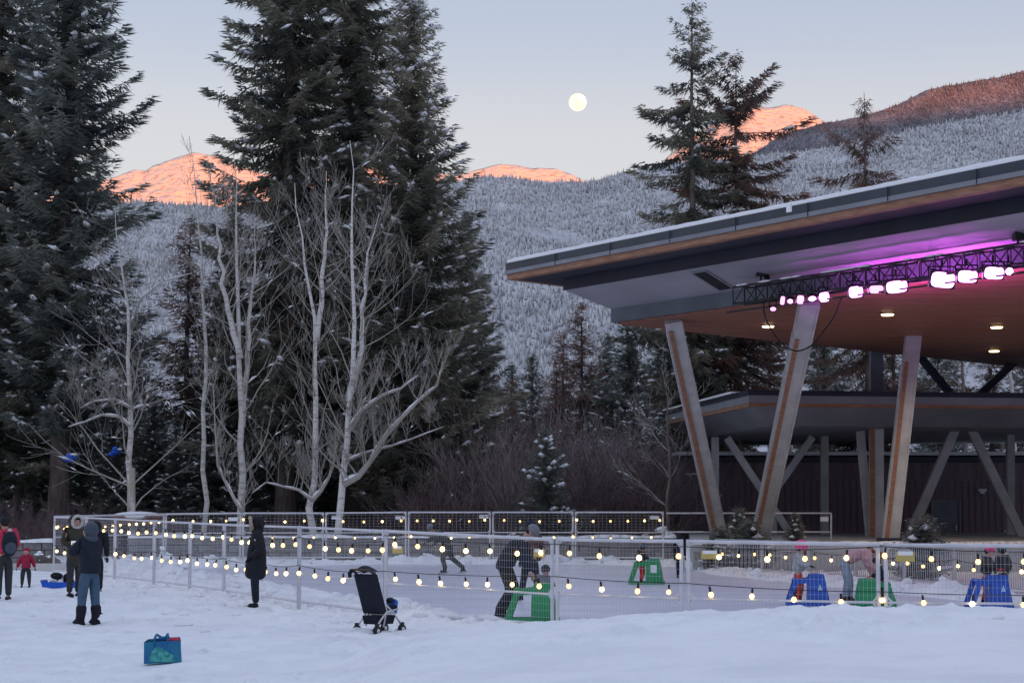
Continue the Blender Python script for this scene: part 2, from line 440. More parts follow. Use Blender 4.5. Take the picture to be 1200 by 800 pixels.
STEPS = []
def build_ground():
    ys = [9.0]
    while ys[-1] < 150: ys.append(ys[-1] + max(0.09, 0.0045 * ys[-1] * (1 if ys[-1] < 75 else 4)))
    ys = np.array(ys); xs = np.concatenate([np.linspace(-60, -21, 40)[:-1], np.arange(-21, 21, 0.115), np.linspace(21, 60, 40)])
    YY, XX = np.meshgrid(ys, xs, indexing='ij')
    Z = terrain(XX, YY)
    # footprints in the trodden snow
    r = np.random.default_rng(3)
    for k in range(1500):
        fx, fy = r.uniform(-12, 9), r.uniform(19, 50)
        if inside(np.array([fx]), np.array([fy]), ICE)[0]: continue
        i0, i1 = np.searchsorted(ys, [fy - .5, fy + .5]); j0, j1 = np.searchsorted(xs, [fx - .5, fx + .5])
        a = r.uniform(0, 3.14); dx = XX[i0:i1, j0:j1] - fx; dy = YY[i0:i1, j0:j1] - fy
        u = dx * math.cos(a) + dy * math.sin(a); v = -dx * math.sin(a) + dy * math.cos(a)
        dd = (u / 0.2) ** 2 + (v / 0.11) ** 2
        Z[i0:i1, j0:j1] += r.uniform(0.045, 0.12) * (-np.exp(-dd) + 0.45 * np.exp(-(np.sqrt(dd) - 1.8) ** 2 * 2.5))
    V = np.stack([XX, YY, Z], -1).reshape(-1, 3); nx = len(xs)
    i = np.arange((len(ys) - 1) * (nx - 1)); a = (i // (nx - 1)) * nx + i % (nx - 1)
    o = link('snow_ground', np_mesh('snow_ground', V, np.stack([a, a + 1, a + nx + 1, a + nx], 1), 'snow', True))
    tag(o, kind='structure')
    # the wide valley floor round it
    o = MB().box((0, 2500, -0.75), (16000, 9000, 0.3)).build('valley_ground', 'snow'); tag(o, kind='structure')
    pts = [(x_, y_, 0.0) for x_, y_ in ICE]
    m_ = MB(); m_.prism([(a_, b_, -0.05) for a_, b_, c_ in pts], (0, 0, 0.055)); o = m_.build('ice_rink', 'ice'); tag(o, kind='structure')
build_ground()
mat('litter', (0.055, 0.042, 0.036), rough=0.95, col2=(0.14, 0.13, 0.13), vscale=1.5, ramp=(0.5, 0.8), bump=0.6, bscale=3, bdist=.1)
def litter():
    xs = np.linspace(-42, 11, 90); ys = np.linspace(74.5, 150, 60); YY, XX = np.meshgrid(ys, xs, indexing='ij')
    Z = terrain(XX, YY) + 0.05 + 0.12 * vnoise(XX / 1.5, YY / 1.5, 6, 3)
    nx = len(xs); i = np.arange((len(ys) - 1) * (nx - 1)); a = (i // (nx - 1)) * nx + i % (nx - 1)
    o = link('forest_floor', np_mesh('forest_floor', np.stack([XX, YY, Z], -1).reshape(-1, 3), np.stack([a, a + 1, a + nx + 1, a + nx], 1), 'litter', True)); tag(o, kind='structure')
litter()
def clods():
    r = np.random.default_rng(17); m = MB(); k = 0
    while k < 700:
        x, y = r.uniform(-13, 10), r.uniform(20, 66)
        p = np.array([x]), np.array([y])
        if inside(*p, ICE)[0]: continue
        di = dist(*p, ICE, True)[0]; fd = dist(*p, xy(FENCE_LEFT) , False)[0]
        if r.random() > np.exp(-min(di, fd) / 1.3) * 1.2 + 0.03: continue
        s = r.uniform(.03, .11) * (1.0 if r.random() < .9 else 1.7); z = float(terrain(*p)[0]); k += 1
        m.ell((x, y, z + s * .2), (s * r.uniform(.8, 1.5), s * r.uniform(.8, 1.4), s * r.uniform(.5, .9)), 6, 4, Matrix.Rotation(r.uniform(0, 3), 3, 'Z') @ Matrix.Rotation(r.uniform(-.5, .5), 3, 'X'))
    o = m.build('snow_clods', 'snow', recalc=False); tag(o, 'loose clods of broken snow scattered along the rink edges', 'snow', kind='stuff')
clods()
def gz(x, y): return float(terrain(np.array([x]), np.array([y]))[0])
# ------------------------------------------------------------------ pavilion
mat('steel_grey', (0.50, 0.50, 0.50), rough=0.5, metal=0.0, var=0.25, vscale=1.5)
mat('fascia_dark', (0.045, 0.055, 0.075), rough=0.45, var=0.3, vscale=0.6)
mat('fascia_grey', (0.24, 0.25, 0.28), rough=0.5, var=0.2, vscale=0.8)
mat('beam_dark', (0.020, 0.023, 0.042), rough=0.5, var=0.3, vscale=0.7)
mat('beam_blue', (0.12, 0.14, 0.17), rough=0.5, var=0.3, vscale=0.7)
mat('soffit_grey', (0.30, 0.30, 0.33), rough=0.55, var=0.18, vscale=0.5)
mat('wood_trim', (0.36, 0.185, 0.115), rough=0.55, col2=(0.24, 0.115, 0.07), vscale=2.0, stretch=(1, 1, 8), detail=8)
mat('wood_plank', (0.33, 0.135, 0.085), rough=0.5, col2=(0.20, 0.075, 0.05), vscale=1.2, stretch=(0.4, 5, 5), detail=8)
mat('siding', (0.25, 0.18, 0.20), rough=0.6, col2=(0.17, 0.12, 0.135), vscale=1.3, stretch=(3, 3, 0.3))
mat('dark_void', (0.012, 0.012, 0.014), rough=0.8)
mat('concrete', (0.56, 0.54, 0.51), rough=0.85, var=0.35, vscale=0.8, bump=0.3, bscale=12)
mat('black_metal', (0.018, 0.018, 0.022), rough=0.4, metal=0.2)
mat('galv', (0.62, 0.63, 0.66), rough=0.42, metal=0.55, var=0.2, vscale=5)
mat('white_plastic', (0.75, 0.75, 0.75), rough=0.5)
mat('door_grey', (0.20, 0.21, 0.25), rough=0.5, var=0.15, vscale=2)
mat('downlight', (0.8, 0.7, 0.5), emit=(1.0, 0.72, 0.34), estr=4.0)
mat('led_white', (0.8, 0.7, 0.8), emit=(1.0, 0.30, 1.0), estr=6.0)
mat('led_pink', (0.7, 0.3, 0.6), emit=(0.95, 0.35, 0.80), estr=1.6)

def atz(px, py, z):
    dx, du = (px - 600.0) / F, (400.0 - py) / F
    dy = math.cos(PITCH) - du * math.sin(PITCH); dz = math.sin(PITCH) + du * math.cos(PITCH)
    t = (z - CAMZ) / dz
    return Vector((dx * t, dy * t, z))
A1 = P(594, 328, 60.0); Z1 = A1.z
B1 = atz(1200, 215, Z1)
U = (B1 - A1).normalized()
Z3B, Z3T, Z2 = 7.90, 8.34, 8.86
C3 = atz(716, 378, Z3B); D3 = atz(1200, 430, Z3B)
Vd = (D3 - C3).normalized()
C2 = atz(660, 340, Z2)
LU, LV = 29.0, 34.0
def ring(c, z, out=0.0, lu=LU, lv=LV):
    c = Vector((c.x, c.y, z)); a = c - U * out - Vd * out
    return [a, a + U * (lu + 2 * out), a + U * (lu + 2 * out) + Vd * (lv + 2 * out), a + Vd * (lv + 2 * out)]
def sol(c, w):
    """plan coordinates of c along U, Vd from A1"""
    d = c - A1; det = U.x * Vd.y - U.y * Vd.x
    return ((d.x * Vd.y - d.y * Vd.x) / det, (U.x * d.y - U.y * d.x) / det)
a2, b2 = sol(C2, 0); a3, b3 = sol(C3, 0)
lu2, lv2 = LU - a2 * 2, LV - b2 * 2; lu3, lv3 = LU - a3 * 2, LV - b3 * 2
pav = thing('pavilion', 'large outdoor stage pavilion with stepped flat roof on slanted V columns', 'pavilion', (A1.x, A1.y, 0))
pav_inv = Vector((-A1.x, -A1.y, 0))
def pb(mb, name, matn, parent=pav, smooth=False):
    """build with world coordinates under an empty that stands at the thing's base"""
    base = parent
    off = Vector((0, 0, 0))
    while base is not None: off += base.location; base = base.parent
    mb.v = [tuple(Vector(v) - off) for v in mb.v]
    return mb.build(name, matn, parent, smooth)
roof = pb(MB().prism(ring(A1, Z1 + 0.17, 0.03), (0, 0, 0.37)), 'roof', 'fascia_dark')
pb(MB().prism(ring(A1, Z1), (0, 0, 0.17)), 'wood_trim', 'wood_trim')
pb(MB().prism(ring(A1, Z1 + 0.172, 0.06), (0, 0, 0.12)), 'fascia_trim', 'fascia_grey')
pb(MB().prism(ring(A1 + (U + Vd) * 0.3, Z1 - 0.006, 0, LU - 0.6, LV - 0.6), (0, 0, 0.004)), 'eave_soffit', 'beam_dark')
def snow_slab(poly, h, amp=0.03, seed=0, n=60):
    """lumpy sheet of snow on a quad"""
    a, b, c, d = poly; s = np.linspace(0, 1, n); S, T = np.meshgrid(s, s ** 2.2, indexing='ij')
    pts = [[a * ((1 - u) * (1 - v)) + b * (u * (1 - v)) + c * (u * v) + d * ((1 - u) * v) for v in s ** 2.2] for u in s]
    r = np.random.default_rng(seed); m_ = MB(); vs_ = []; fs_ = []
    for i in range(n):
        for j in range(n):
            p = pts[i][j]; e = 0 if (j == 0 or i == 0) else 1
            vs_.append((p.x, p.y, p.z + h * (0.75 + 0.25 * e) + r.uniform(-amp, amp)))
    for i in range(n):
        for j in (0,): vs_.append(tuple(pts[i][j]))
    for j in range(n): vs_.append(tuple(pts[0][j]))
    for i in range(n - 1):
        for j in range(n - 1): fs_.append((i * n + j, (i + 1) * n + j, (i + 1) * n + j + 1, i * n + j + 1))
    for i in range(n - 1): fs_.append((i * n, n * n + i, n * n + i + 1, (i + 1) * n))
    for j in range(n - 1): fs_.append((j, j + 1, n * n + n + j + 1, n * n + n + j))
    return m_.add(vs_, fs_)
pb(snow_slab(ring(A1, Z1 + 0.542, 0.0), 0.11, 0.02, 4), 'roof_snow', 'snow_cap', smooth=True)
pb(MB().box(atz(926, 244, Z1 + 0.40) + Vector((-0.04, -0.06, 0)), (0.16, 0.05, 0.22), math.atan2(U.y, U.x)), 'snow_clump', 'snow_cap')
for k in range(1, 10):      # joints between fascia sheets
    q = ring(A1, 0, 0.062)[0] + U * 2.9 * k
    pb(MB().bar(q + Vector((0, 0, Z1 + 0.18)), q + Vector((0, 0, Z1 + 0.535)), 0.03, 0.02), 'sheet_joint', 'beam_dark')
# second tier, sloping grey soffit, third tier
pb(MB().prism(ring(C2, Z2, 0, lu2, lv2), (0, 0, Z1 - Z2 - 0.008)), 'dark_beam', 'beam_dark')
r2 = ring(C2, Z2 - 0.004, -0.05, lu2, lv2); r3 = ring(C3, Z3T, 0.0, lu3, lv3)
m_ = MB(); m_.add(r2 + r3, [(0, 1, 5, 4), (1, 2, 6, 5), (2, 3, 7, 6), (3, 0, 4, 7), (4, 5, 6, 7), (3, 2, 1, 0)])
pb(m_, 'grey_soffit', 'soffit_grey')
pb(MB().prism(ring(C3, Z3B, 0.0, lu3, lv3), (0, 0, Z3T - Z3B - 0.004)), 'lower_beam', 'beam_blue')
# dark slot in the grey soffit (front slope): a flat dark plate stands for the vent opening
def soff(s, w):
    """point on the front slope of the grey soffit: s metres along, w 0..1 from outer to inner edge"""
    a = Vector(r2[0]) + U * (s + a3 - a2) ; b = Vector(r3[0]) + U * s
    return a * (1 - w) + b * w
def slot(px):
    best = None
    for k in range(400):
        s = k * 0.05; q = soff(s, 0.5); e = abs(600 + F * q.x / (q.y * math.cos(PITCH) + (q.z - CAMZ) * math.sin(PITCH)) - px)
        if best is None or e < best[0]: best = (e, s)
    return best[1]
s0 = slot(833)
dn = Vector((0, 0, -0.02))
q = [soff(s0 - 0.25, 0.12) + dn, soff(s0 + 0.42, 0.12) + dn, soff(s0 + 0.42, 0.9) + dn, soff(s0 - 0.25, 0.9) + dn]
vent = pb(MB().prism(q, (0, 0, 0.012)), 'vent', 'dark_void')
fr = MB()
for i in range(4): fr.bar(q[i] - Vector((0, 0, .005)), q[(i + 1) % 4] - Vector((0, 0, .005)), 0.05, 0.03)
pb(fr, 'vent_frame', 'fascia_grey', vent)
# soffit planks
def clip_x(poly, y):
    xs_ = []
    for i in range(4):
        p, q_ = poly[i], poly[(i + 1) % 4]
        if (p.y > y) != (q_.y > y): xs_.append(p.x + (q_.x - p.x) * (y - p.y) / (q_.y - p.y))
    return (min(xs_), max(xs_)) if len(xs_) == 2 else None
inner = ring(C3 + (U + Vd) * 0.10, Z3B, 0, lu3 - 0.2, lv3 - 0.2)
y = min(p.y for p in inner) + 0.05; ymax = max(p.y for p in inner) - 0.4
while y < ymax:
    w = 0.235
    e0, e1 = clip_x(inner, y), clip_x(inner, y + w)
    if e0 and e1:
        x1a, x1b = min(e0[1], 34), min(e1[1], 34)
        if x1a > e0[0] + 0.3 and x1b > e1[0] + 0.3:
            zz = Z3B - 0.045 - random.random() * 0.006
            pb(MB().prism([(e0[0], y, zz), (x1a, y, zz), (x1b, y + w, zz), (e1[0], y + w, zz)], (0, 0, 0.04)), 'plank', 'wood_plank')
    y += 0.27
for a, b in ((900, 381), (1040, 367), (1168, 382), (1165, 410), (1092, 355)):
    p = atz(a, b, Z3B - 0.06)
    if a == 1092: continue
    h = pb(MB().tube([p + Vector((0, 0, 0.05)), p, p - Vector((0, 0, 0.03))], [0.24, 0.24, 0.22], 18), 'downlight', 'black_metal')
    pb(MB().tube([p - Vector((0, 0, 0.031)), p - Vector((0, 0, 0.075))], [0.20, 0.17], 18), 'lamp_lens', 'downlight', h)
    ld = bpy.data.lights.new('downlight_lamp', 'SPOT'); ld.energy = 260.0; ld.color = (1.0, 0.86, 0.74); ld.spot_size = R(150); ld.spot_blend = 0.6; ld.shadow_soft_size = 0.15
    lo_ = bpy.data.objects.new('downlight_lamp', ld); COL.objects.link(lo_); lo_.parent = h; lo_.location = p - Vector((A1.x, A1.y, 0)) - Vector((0, 0, 0.12))
# V columns
def leg(a, b, w, d, parent=pav, wood=0.3, name='column', wfrac=(0.0, 0.78)):
    a = Vector(a); b = Vector(b)
    c = pb(MB().bar(a, b, d, w, up=(1, 0, 0)), name, 'steel_grey', parent)
    # left edge of the leg: recessed strip of wood between steel flanges
    ax = (b - a).normalized(); side = Vector((0, 1, 0)).cross(ax).normalized()
    if side.x > 0: side = -side
    fwd = Vector((0, -1, 0)); fwd = (fwd - ax * fwd.dot(ax)).normalized()
    side = fwd.cross(ax).normalized()
    if side.x > 0: side = -side
    if wood:
        p0 = a + (b - a) * wfrac[0]; p1 = a + (b - a) * wfrac[1]
        off = side * (w / 2 - 0.10) + fwd * (d / 2 + 0.01)
        pb(MB().bar(p0 + off, p1 + off, 0.05, 0.13, up=(1, 0, 0)), 'wood_strip', 'wood_trim', c)
        pb(MB().bar(p0 + side * (w / 2 + 0.012) , p1 + side * (w / 2 + 0.012), d * 0.7, 0.03, up=(1, 0, 0)), 'flange', 'galv', c)
    off = -side * (w / 2 - 0.03) + fwd * (d / 2 + 0.012)
    pb(MB().bar(a + off, b + off, 0.04, 0.06, up=(1, 0, 0)), 'flange', 'steel_grey', c)
    return c
STG = 0.80
leg(atz(844, 632, STG), atz(788, 374, Z3B - 0.05), 0.52, 0.36, wfrac=(0.0, 0.97))
leg(atz(890, 633, STG), atz(949, 352, Z3B - 0.05), 0.56, 0.36, wfrac=(0.0, 0.88))
leg(atz(1043, 634, STG), atz(1070, 394, Z3B - 0.05), 0.52, 0.40, wfrac=(0.0, 0.86))
for a, b in ((845, 632), (889, 633), (1042, 634)):
    p = atz(a, b, STG); pb(MB().box(p + Vector((0, 0, 0.06)), (0.75, 0.6, 0.12)), 'base_plate', 'fascia_dark')

# stage platform
stg = thing('stage', 'low concrete stage platform under the pavilion with snow along its front edge', 'stage', (12, 62, 0))
x0 = X(812, 58.5)
pb(MB().prism([(x0, 58.5, -0.4), (40, 58.5, -0.4), (40, 92, -0.4), (X(806, 92), 92, -0.4)], (0, 0, STG + 0.4 - 0.012)), 'platform', 'concrete', stg)
pb(MB().box(((x0 + 40) / 2, 58.44, STG - 0.12), (40 - x0 + .1, 0.16, 0.24)), 'coping', 'concrete', stg)
for i, (a, b, h_) in enumerate(((812, 838, 0.14), (893, 925, 0.12), (925, 1040, 0.10), (1045, 1230, 0.09))):
    xa, xb = X(a, 58.6), X(b, 58.6)
    m_ = MB(); n = max(4, int((xb - xa) / 0.25))
    tops = [h_ * random.uniform(0.7, 1.15) for _ in range(n + 1)]
    for j in range(n):
        u0, u1 = xa + (xb - xa) * j / n, xa + (xb - xa) * (j + 1) / n
        m_.add([(u0, 58.4, STG), (u1, 58.4, STG), (u1, 59.3, STG), (u0, 59.3, STG), (u0, 58.45, STG + tops[j]), (u1, 58.45, STG + tops[j + 1]), (u1, 59.2, STG + tops[j + 1] * .8), (u0, 59.2, STG + tops[j] * .8)],
               [(0, 1, 5, 4), (1, 2, 6, 5), (2, 3, 7, 6), (3, 0, 4, 7), (4, 5, 6, 7)])
    pb(m_, 'snow_edge', 'snow_cap', stg, True)

# rear canopy
rc = thing('rear_canopy', 'lower flat canopy with wood trimmed edge behind the pavilion columns', 'canopy', (15, 76, 0))
ZC = 5.55
q0 = atz(780, 497, ZC); q1 = atz(878, 476, ZC); q2 = atz(1200, 479, ZC); q2 = q1 + (q2 - q1) * 2.0
back = Vector((0, 17, 0))
poly = [q0, q1, q2, q2 + back, q0 + Vector((2, 12, 0))]
def grow(pl, k):
    c = sum(pl, Vector((0, 0, 0))) / len(pl)
    return [c + (p - c) * (1 + k) for p in pl]
def lift(pl, z): return [Vector((p.x, p.y, z)) for p in pl]
pb(MB().prism(lift(poly, ZC), (0, 0, 0.13)), 'wood_trim', 'wood_trim', rc)
pb(MB().prism(lift(grow(poly, 0.002), ZC + 0.131), (0, 0, 0.27)), 'fascia', 'fascia_grey', rc)
pb(MB().prism(lift(grow(poly, 0.005), ZC + 0.402), (0, 0, 0.19)), 'roof_edge', 'beam_dark', rc)
m_ = MB(); inn = lift(grow(poly, -0.13), ZC - 0.62); out = lift(grow(poly, -0.012), ZC - 0.003)
n = len(inn); m_.add(out + inn, [(i, (i + 1) % n, n + (i + 1) % n, n + i) for i in range(n)] + [tuple(range(n, 2 * n)), tuple(range(n))[::-1]])
mat('canopy_soffit', (0.22, 0.225, 0.26), rough=0.5, var=0.2, vscale=0.7)
pb(m_, 'soffit', 'canopy_soffit', rc)
# snow line along the left edge only
e0, e1 = lift(grow(poly, 0.005), ZC + 0.593)[:2]
pb(MB().bar(e0 + Vector((.1, .2, .03)), e1 + Vector((0, .2, .03)) + (e0 - e1) * 0.12, 0.35, 0.06), 'roof_snow', 'snow_cap', rc)
def post(a0, b0, a1, b1, d0, w=0.3, wood=False, d1=None, parent=rc, name='post', matn='steel_grey'):
    p = P(a0, b0, d0); q_ = P(a1, b1, d1 or d0)
    c = pb(MB().bar(p, q_, 0.3, w, up=(1, 0, 0)), name, matn, parent)
    if wood:
        o = Vector((-w / 2 + 0.07, -0.165, 0)); pb(MB().bar(p + o, q_ + o, 0.03, 0.2, up=(1, 0, 0)), 'wood_strip', 'wood_trim', c)
    return c
post(1027, 634, 1027, 500, 72.5, 0.52, True)
post(1020, 634, 1008, 505, 73.0, 0.30)
post(838, 632, 838, 512, 80.0, 0.30); post(966, 634, 966, 510, 80.0, 0.32); post(906, 632, 906, 545, 79.0, 0.30)
post(932, 634, 852, 513, 78.0, 0.28, name='brace'); post(897, 590, 952, 512, 78.5, 0.28, name='brace')
post(1062, 637, 1119, 503, 75.0, 0.34, name='brace'); post(1200, 632, 1138, 503, 75.0, 0.34, name='brace')
post(1184, 637, 1184, 506, 78.0, 0.30); post(1260, 637, 1206, 503, 77.0, 0.34, name='brace')
# struts from canopy up to the big roof
post(1027, 458, 1027, 388, 75.0, 0.5, parent=pav, name='strut', matn='beam_blue')
post(1113, 460, 1070, 408, 77.0, 0.3, parent=pav, name='strut', matn='beam_dark'); post(1148, 462, 1202, 412, 78.0, 0.3, parent=pav, name='strut', matn='beam_dark')

# dark building at the back
bd = thing('back_building', 'low dark brown building with vertical boards and a snowy flat roof edge', 'building', (18, 88, 0))
YB = 86.0; xl = X(797, YB); zt = P(800, 536, YB).z; xr_ = 34.0
pb(MB().box(((xl + xr_) / 2, YB + 5, zt / 2), (xr_ - xl, 9.8, zt)), 'wall', 'siding', bd)
bw = 0.30; nb = int((xr_ - xl) / bw); xd0, xd1 = X(1093, YB), X(1126, YB); ztd = P(1100, 588, YB).z
bme = {}
def board(x, z0, z1, w):
    key = (round(w, 3), round(z1 - z0, 3))
    if key not in bme: bme[key] = MB().box((0, 0, (z1 - z0) / 2), (w, 0.05, z1 - z0)).mesh('board', 'siding')
    o = link('board', bme[key], bd); o.location = Vector((x, YB + 0.07 - 0.006 * random.random(), z0)) - bd.location; return o
zb = P(900, 562, YB).z
for i in range(nb):
    x = xl + bw * (i + 0.5)
    if xd0 - 0.05 < x < xd1 + 0.05: board(x, ztd + 0.1, zb - 0.03, bw - 0.025)
    else: board(x, 0.0, zb - 0.03, bw - 0.025)
for k, (z0, z1) in enumerate(((zb + 0.02, (zb + zt) / 2 - 0.01), ((zb + zt) / 2 + 0.01, zt - 0.25))):
    pb(MB().box(((xl + xr_) / 2, YB + 0.06, (z0 + z1) / 2), (xr_ - xl, 0.06, z1 - z0)), 'cladding_band', 'siding', bd)
pb(MB().box(((xl + xr_) / 2, YB + 0.02, zb), (xr_ - xl + 0.02, 0.1, 0.035)), 'flashing', 'fascia_grey', bd)
pb(MB().box(((xl + xr_) / 2, YB + 4.8, zt + 0.02 - 0.12), (xr_ - xl + 0.3, 10.2, 0.24)), 'roof', 'fascia_dark', bd)
pb(MB().box(((xl + xr_) / 2, YB + 4.7, zt + 0.18), (xr_ - xl + 0.34, 10.3, 0.16)), 'roof_snow', 'snow_cap', bd)
dr = pb(MB().box(((xd0 + xd1) / 2, YB + 0.02, ztd / 2), (xd1 - xd0 - 0.1, 0.06, ztd)), 'door', 'door_grey', bd)
f_ = MB()
for x in (xd0, xd1): f_.box((x, YB - 0.01, ztd / 2 + .03), (0.10, 0.12, ztd + .06))
f_.box(((xd0 + xd1) / 2, YB - 0.01, ztd + 0.06), (xd1 - xd0 + 0.12, 0.13, 0.08))
pb(f_, 'door_frame', 'fascia_grey', dr)
pb(MB().box((xd1 - 0.2, YB - 0.05, 1.0), (0.06, 0.08, 0.25)), 'handle', 'galv', dr)
p = P(1151, 574, YB - 0.15); pb(MB().box(p, (0.36, 0.2, 0.12)).box(p + Vector((0, 0, -0.1)), (0.2, 0.14, 0.12)), 'wall_lamp', 'white_plastic', bd)
p = P(1084, 608, YB - 0.02); pb(MB().box(p, (0.16, 0.08, 0.2)), 'switch_box', 'galv', bd)
p = P(1179, 625, YB - 0.02); pb(MB().box(p, (0.16, 0.08, 0.3)), 'switch_box', 'white_plastic', bd)
p = P(814, 555, YB - 0.05); pb(MB().box(p, (0.8, 0.1, 0.06)).box(p + Vector((-.2, 0, -.08)), (0.08, 0.08, 0.14)), 'snowy_bracket', 'snow_cap', bd)

# lighting truss
T0 = P(866, 347, 54.0); T1 = T0 + U * 17.0
tr = thing('lighting_truss', 'black box lighting truss with snow on top hanging under the pavilion roof edge', 'truss', (T0.x, T0.y, T0.z))
side = Vector((-U.y, U.x, 0)); hh, ww = 0.24, 0.22
ch = [(sx, sz) for sx in (-1, 1) for sz in (-1, 1)]
for sx, sz in ch:
    o_ = side * sx * ww + Vector((0, 0, sz * hh)); pb(MB().tube([T0 + o_, T1 + o_], 0.035, 8), 'chord', 'black_metal', tr)
nseg = 34
for k in range(nseg):
    a = T0 + U * 0.5 * k; b = T0 + U * 0.5 * (k + 1); m_ = MB()
    fl = 1 if k % 2 else -1
    for sx in (-1, 1): m_.tube([a + side * sx * ww + Vector((0, 0, fl * hh)), b + side * sx * ww + Vector((0, 0, -fl * hh))], 0.018, 5)
    for sz in (-1, 1): m_.tube([a + side * fl * ww + Vector((0, 0, sz * hh)), b - side * fl * ww + Vector((0, 0, sz * hh))], 0.018, 5)
    m_.tube([a + side * ww + Vector((0, 0, -hh)), a + side * ww + Vector((0, 0, hh))], 0.016, 5)
    m_.tube([a - side * ww + Vector((0, 0, -hh)), a - side * ww + Vector((0, 0, hh))], 0.016, 5)
    pb(m_, 'lattice', 'black_metal', tr)
lo = MB(); lo.tube([T0 - U * 0.3 + side * -0.2 + Vector((0, 0, -hh - 0.22)), T1 + side * -0.2 + Vector((0, 0, -hh - 0.22))], 0.028, 8); pb(lo, 'pipe', 'black_metal', tr)
for k in range(60):
    s_ = random.uniform(0.2, 16.5)
    if random.random() < 0.25: continue
    c = T0 + U * s_ + side * random.choice((-1, 1, -1)) * ww + Vector((0, 0, hh + 0.04))
    pb(MB().ell(c, (random.uniform(0.12, 0.35), 0.05, 0.035), 8, 5, Matrix.Rotation(math.atan2(U.y, U.x), 3, 'Z')), 'snow_clump', 'snow_cap', tr, True)
# chain hoists
for i, (a, b, lab) in enumerate(((893, 312, 'black chain hoist holding the left end of the lighting truss'), (1196, 268, 'black chain hoist above the lighting truss at the right edge'))):
    best = min(range(330), key=lambda k: abs(600 + F * (T0 + U * k * .05).x / (T0 + U * k * .05).y - a))
    c = T0 + U * best * 0.05; top = P(a, b, c.y)
    t_ = thing('chain_hoist', lab, 'hoist', tuple(c + Vector((0, 0, hh))))
    pb(MB().box(top + Vector((0, 0, -0.1)), (0.34, 0.3, 0.36)).box(top + Vector((0.16, 0, 0.16)), (0.55, 0.22, 0.2)), 'motor', 'black_metal', t_)
    pb(MB().tube([c + Vector((0, 0, hh)), top], 0.03, 6), 'chain', 'black_metal', t_)
    pb(MB().tube([top + Vector((0, 0, .2)), top + Vector((0, 0, 0.9))], 0.03, 6), 'hook', 'black_metal', t_)
    pb(MB().bar(c + U * 0.35 + Vector((0, 0, hh)), top + Vector((0.1, 0, -0.2)), 0.12, 0.16), 'clamp', 'black_metal', t_)
    pb(MB().ell(top + Vector((0.1, -.1, 0.3)), (0.22, 0.12, 0.05), 8, 5), 'snow_clump', 'snow_cap', t_, True)
# stage lights
SL = [(906, 362, 7, 5, 'tiny round', 'pink'), (917, 352, 5, 10, 'narrow pink', 'pink'), (926, 353, 6, 5, 'small oval', 'white'), (938, 351, 8, 10, 'square pink', 'pink'), (952, 350, 9, 6, 'small oval', 'white'),
      (966, 348, 11, 11, 'square', 'white'), (1003, 342, 16, 13, 'square', 'white'), (1027, 339, 16, 9, 'dull pink', 'pink'), (1051, 336, 24, 14, 'wide bright', 'white'),
      (1105, 328, 27, 18, 'largest bright', 'white'), (1134, 324, 22, 14, 'wide bright', 'white'), (1165, 320, 22, 14, 'wide bright', 'white'), (1183, 318, 9, 9, 'round', 'white')]
ords = ['first', 'second', 'third', 'fourth', 'fifth', 'sixth', 'seventh', 'eighth', 'ninth', 'tenth', 'eleventh', 'twelfth', 'thirteenth', 'fourteenth', 'fifteenth', 'sixteenth', 'seventeenth', 'eighteenth', 'nineteenth', 'twentieth']
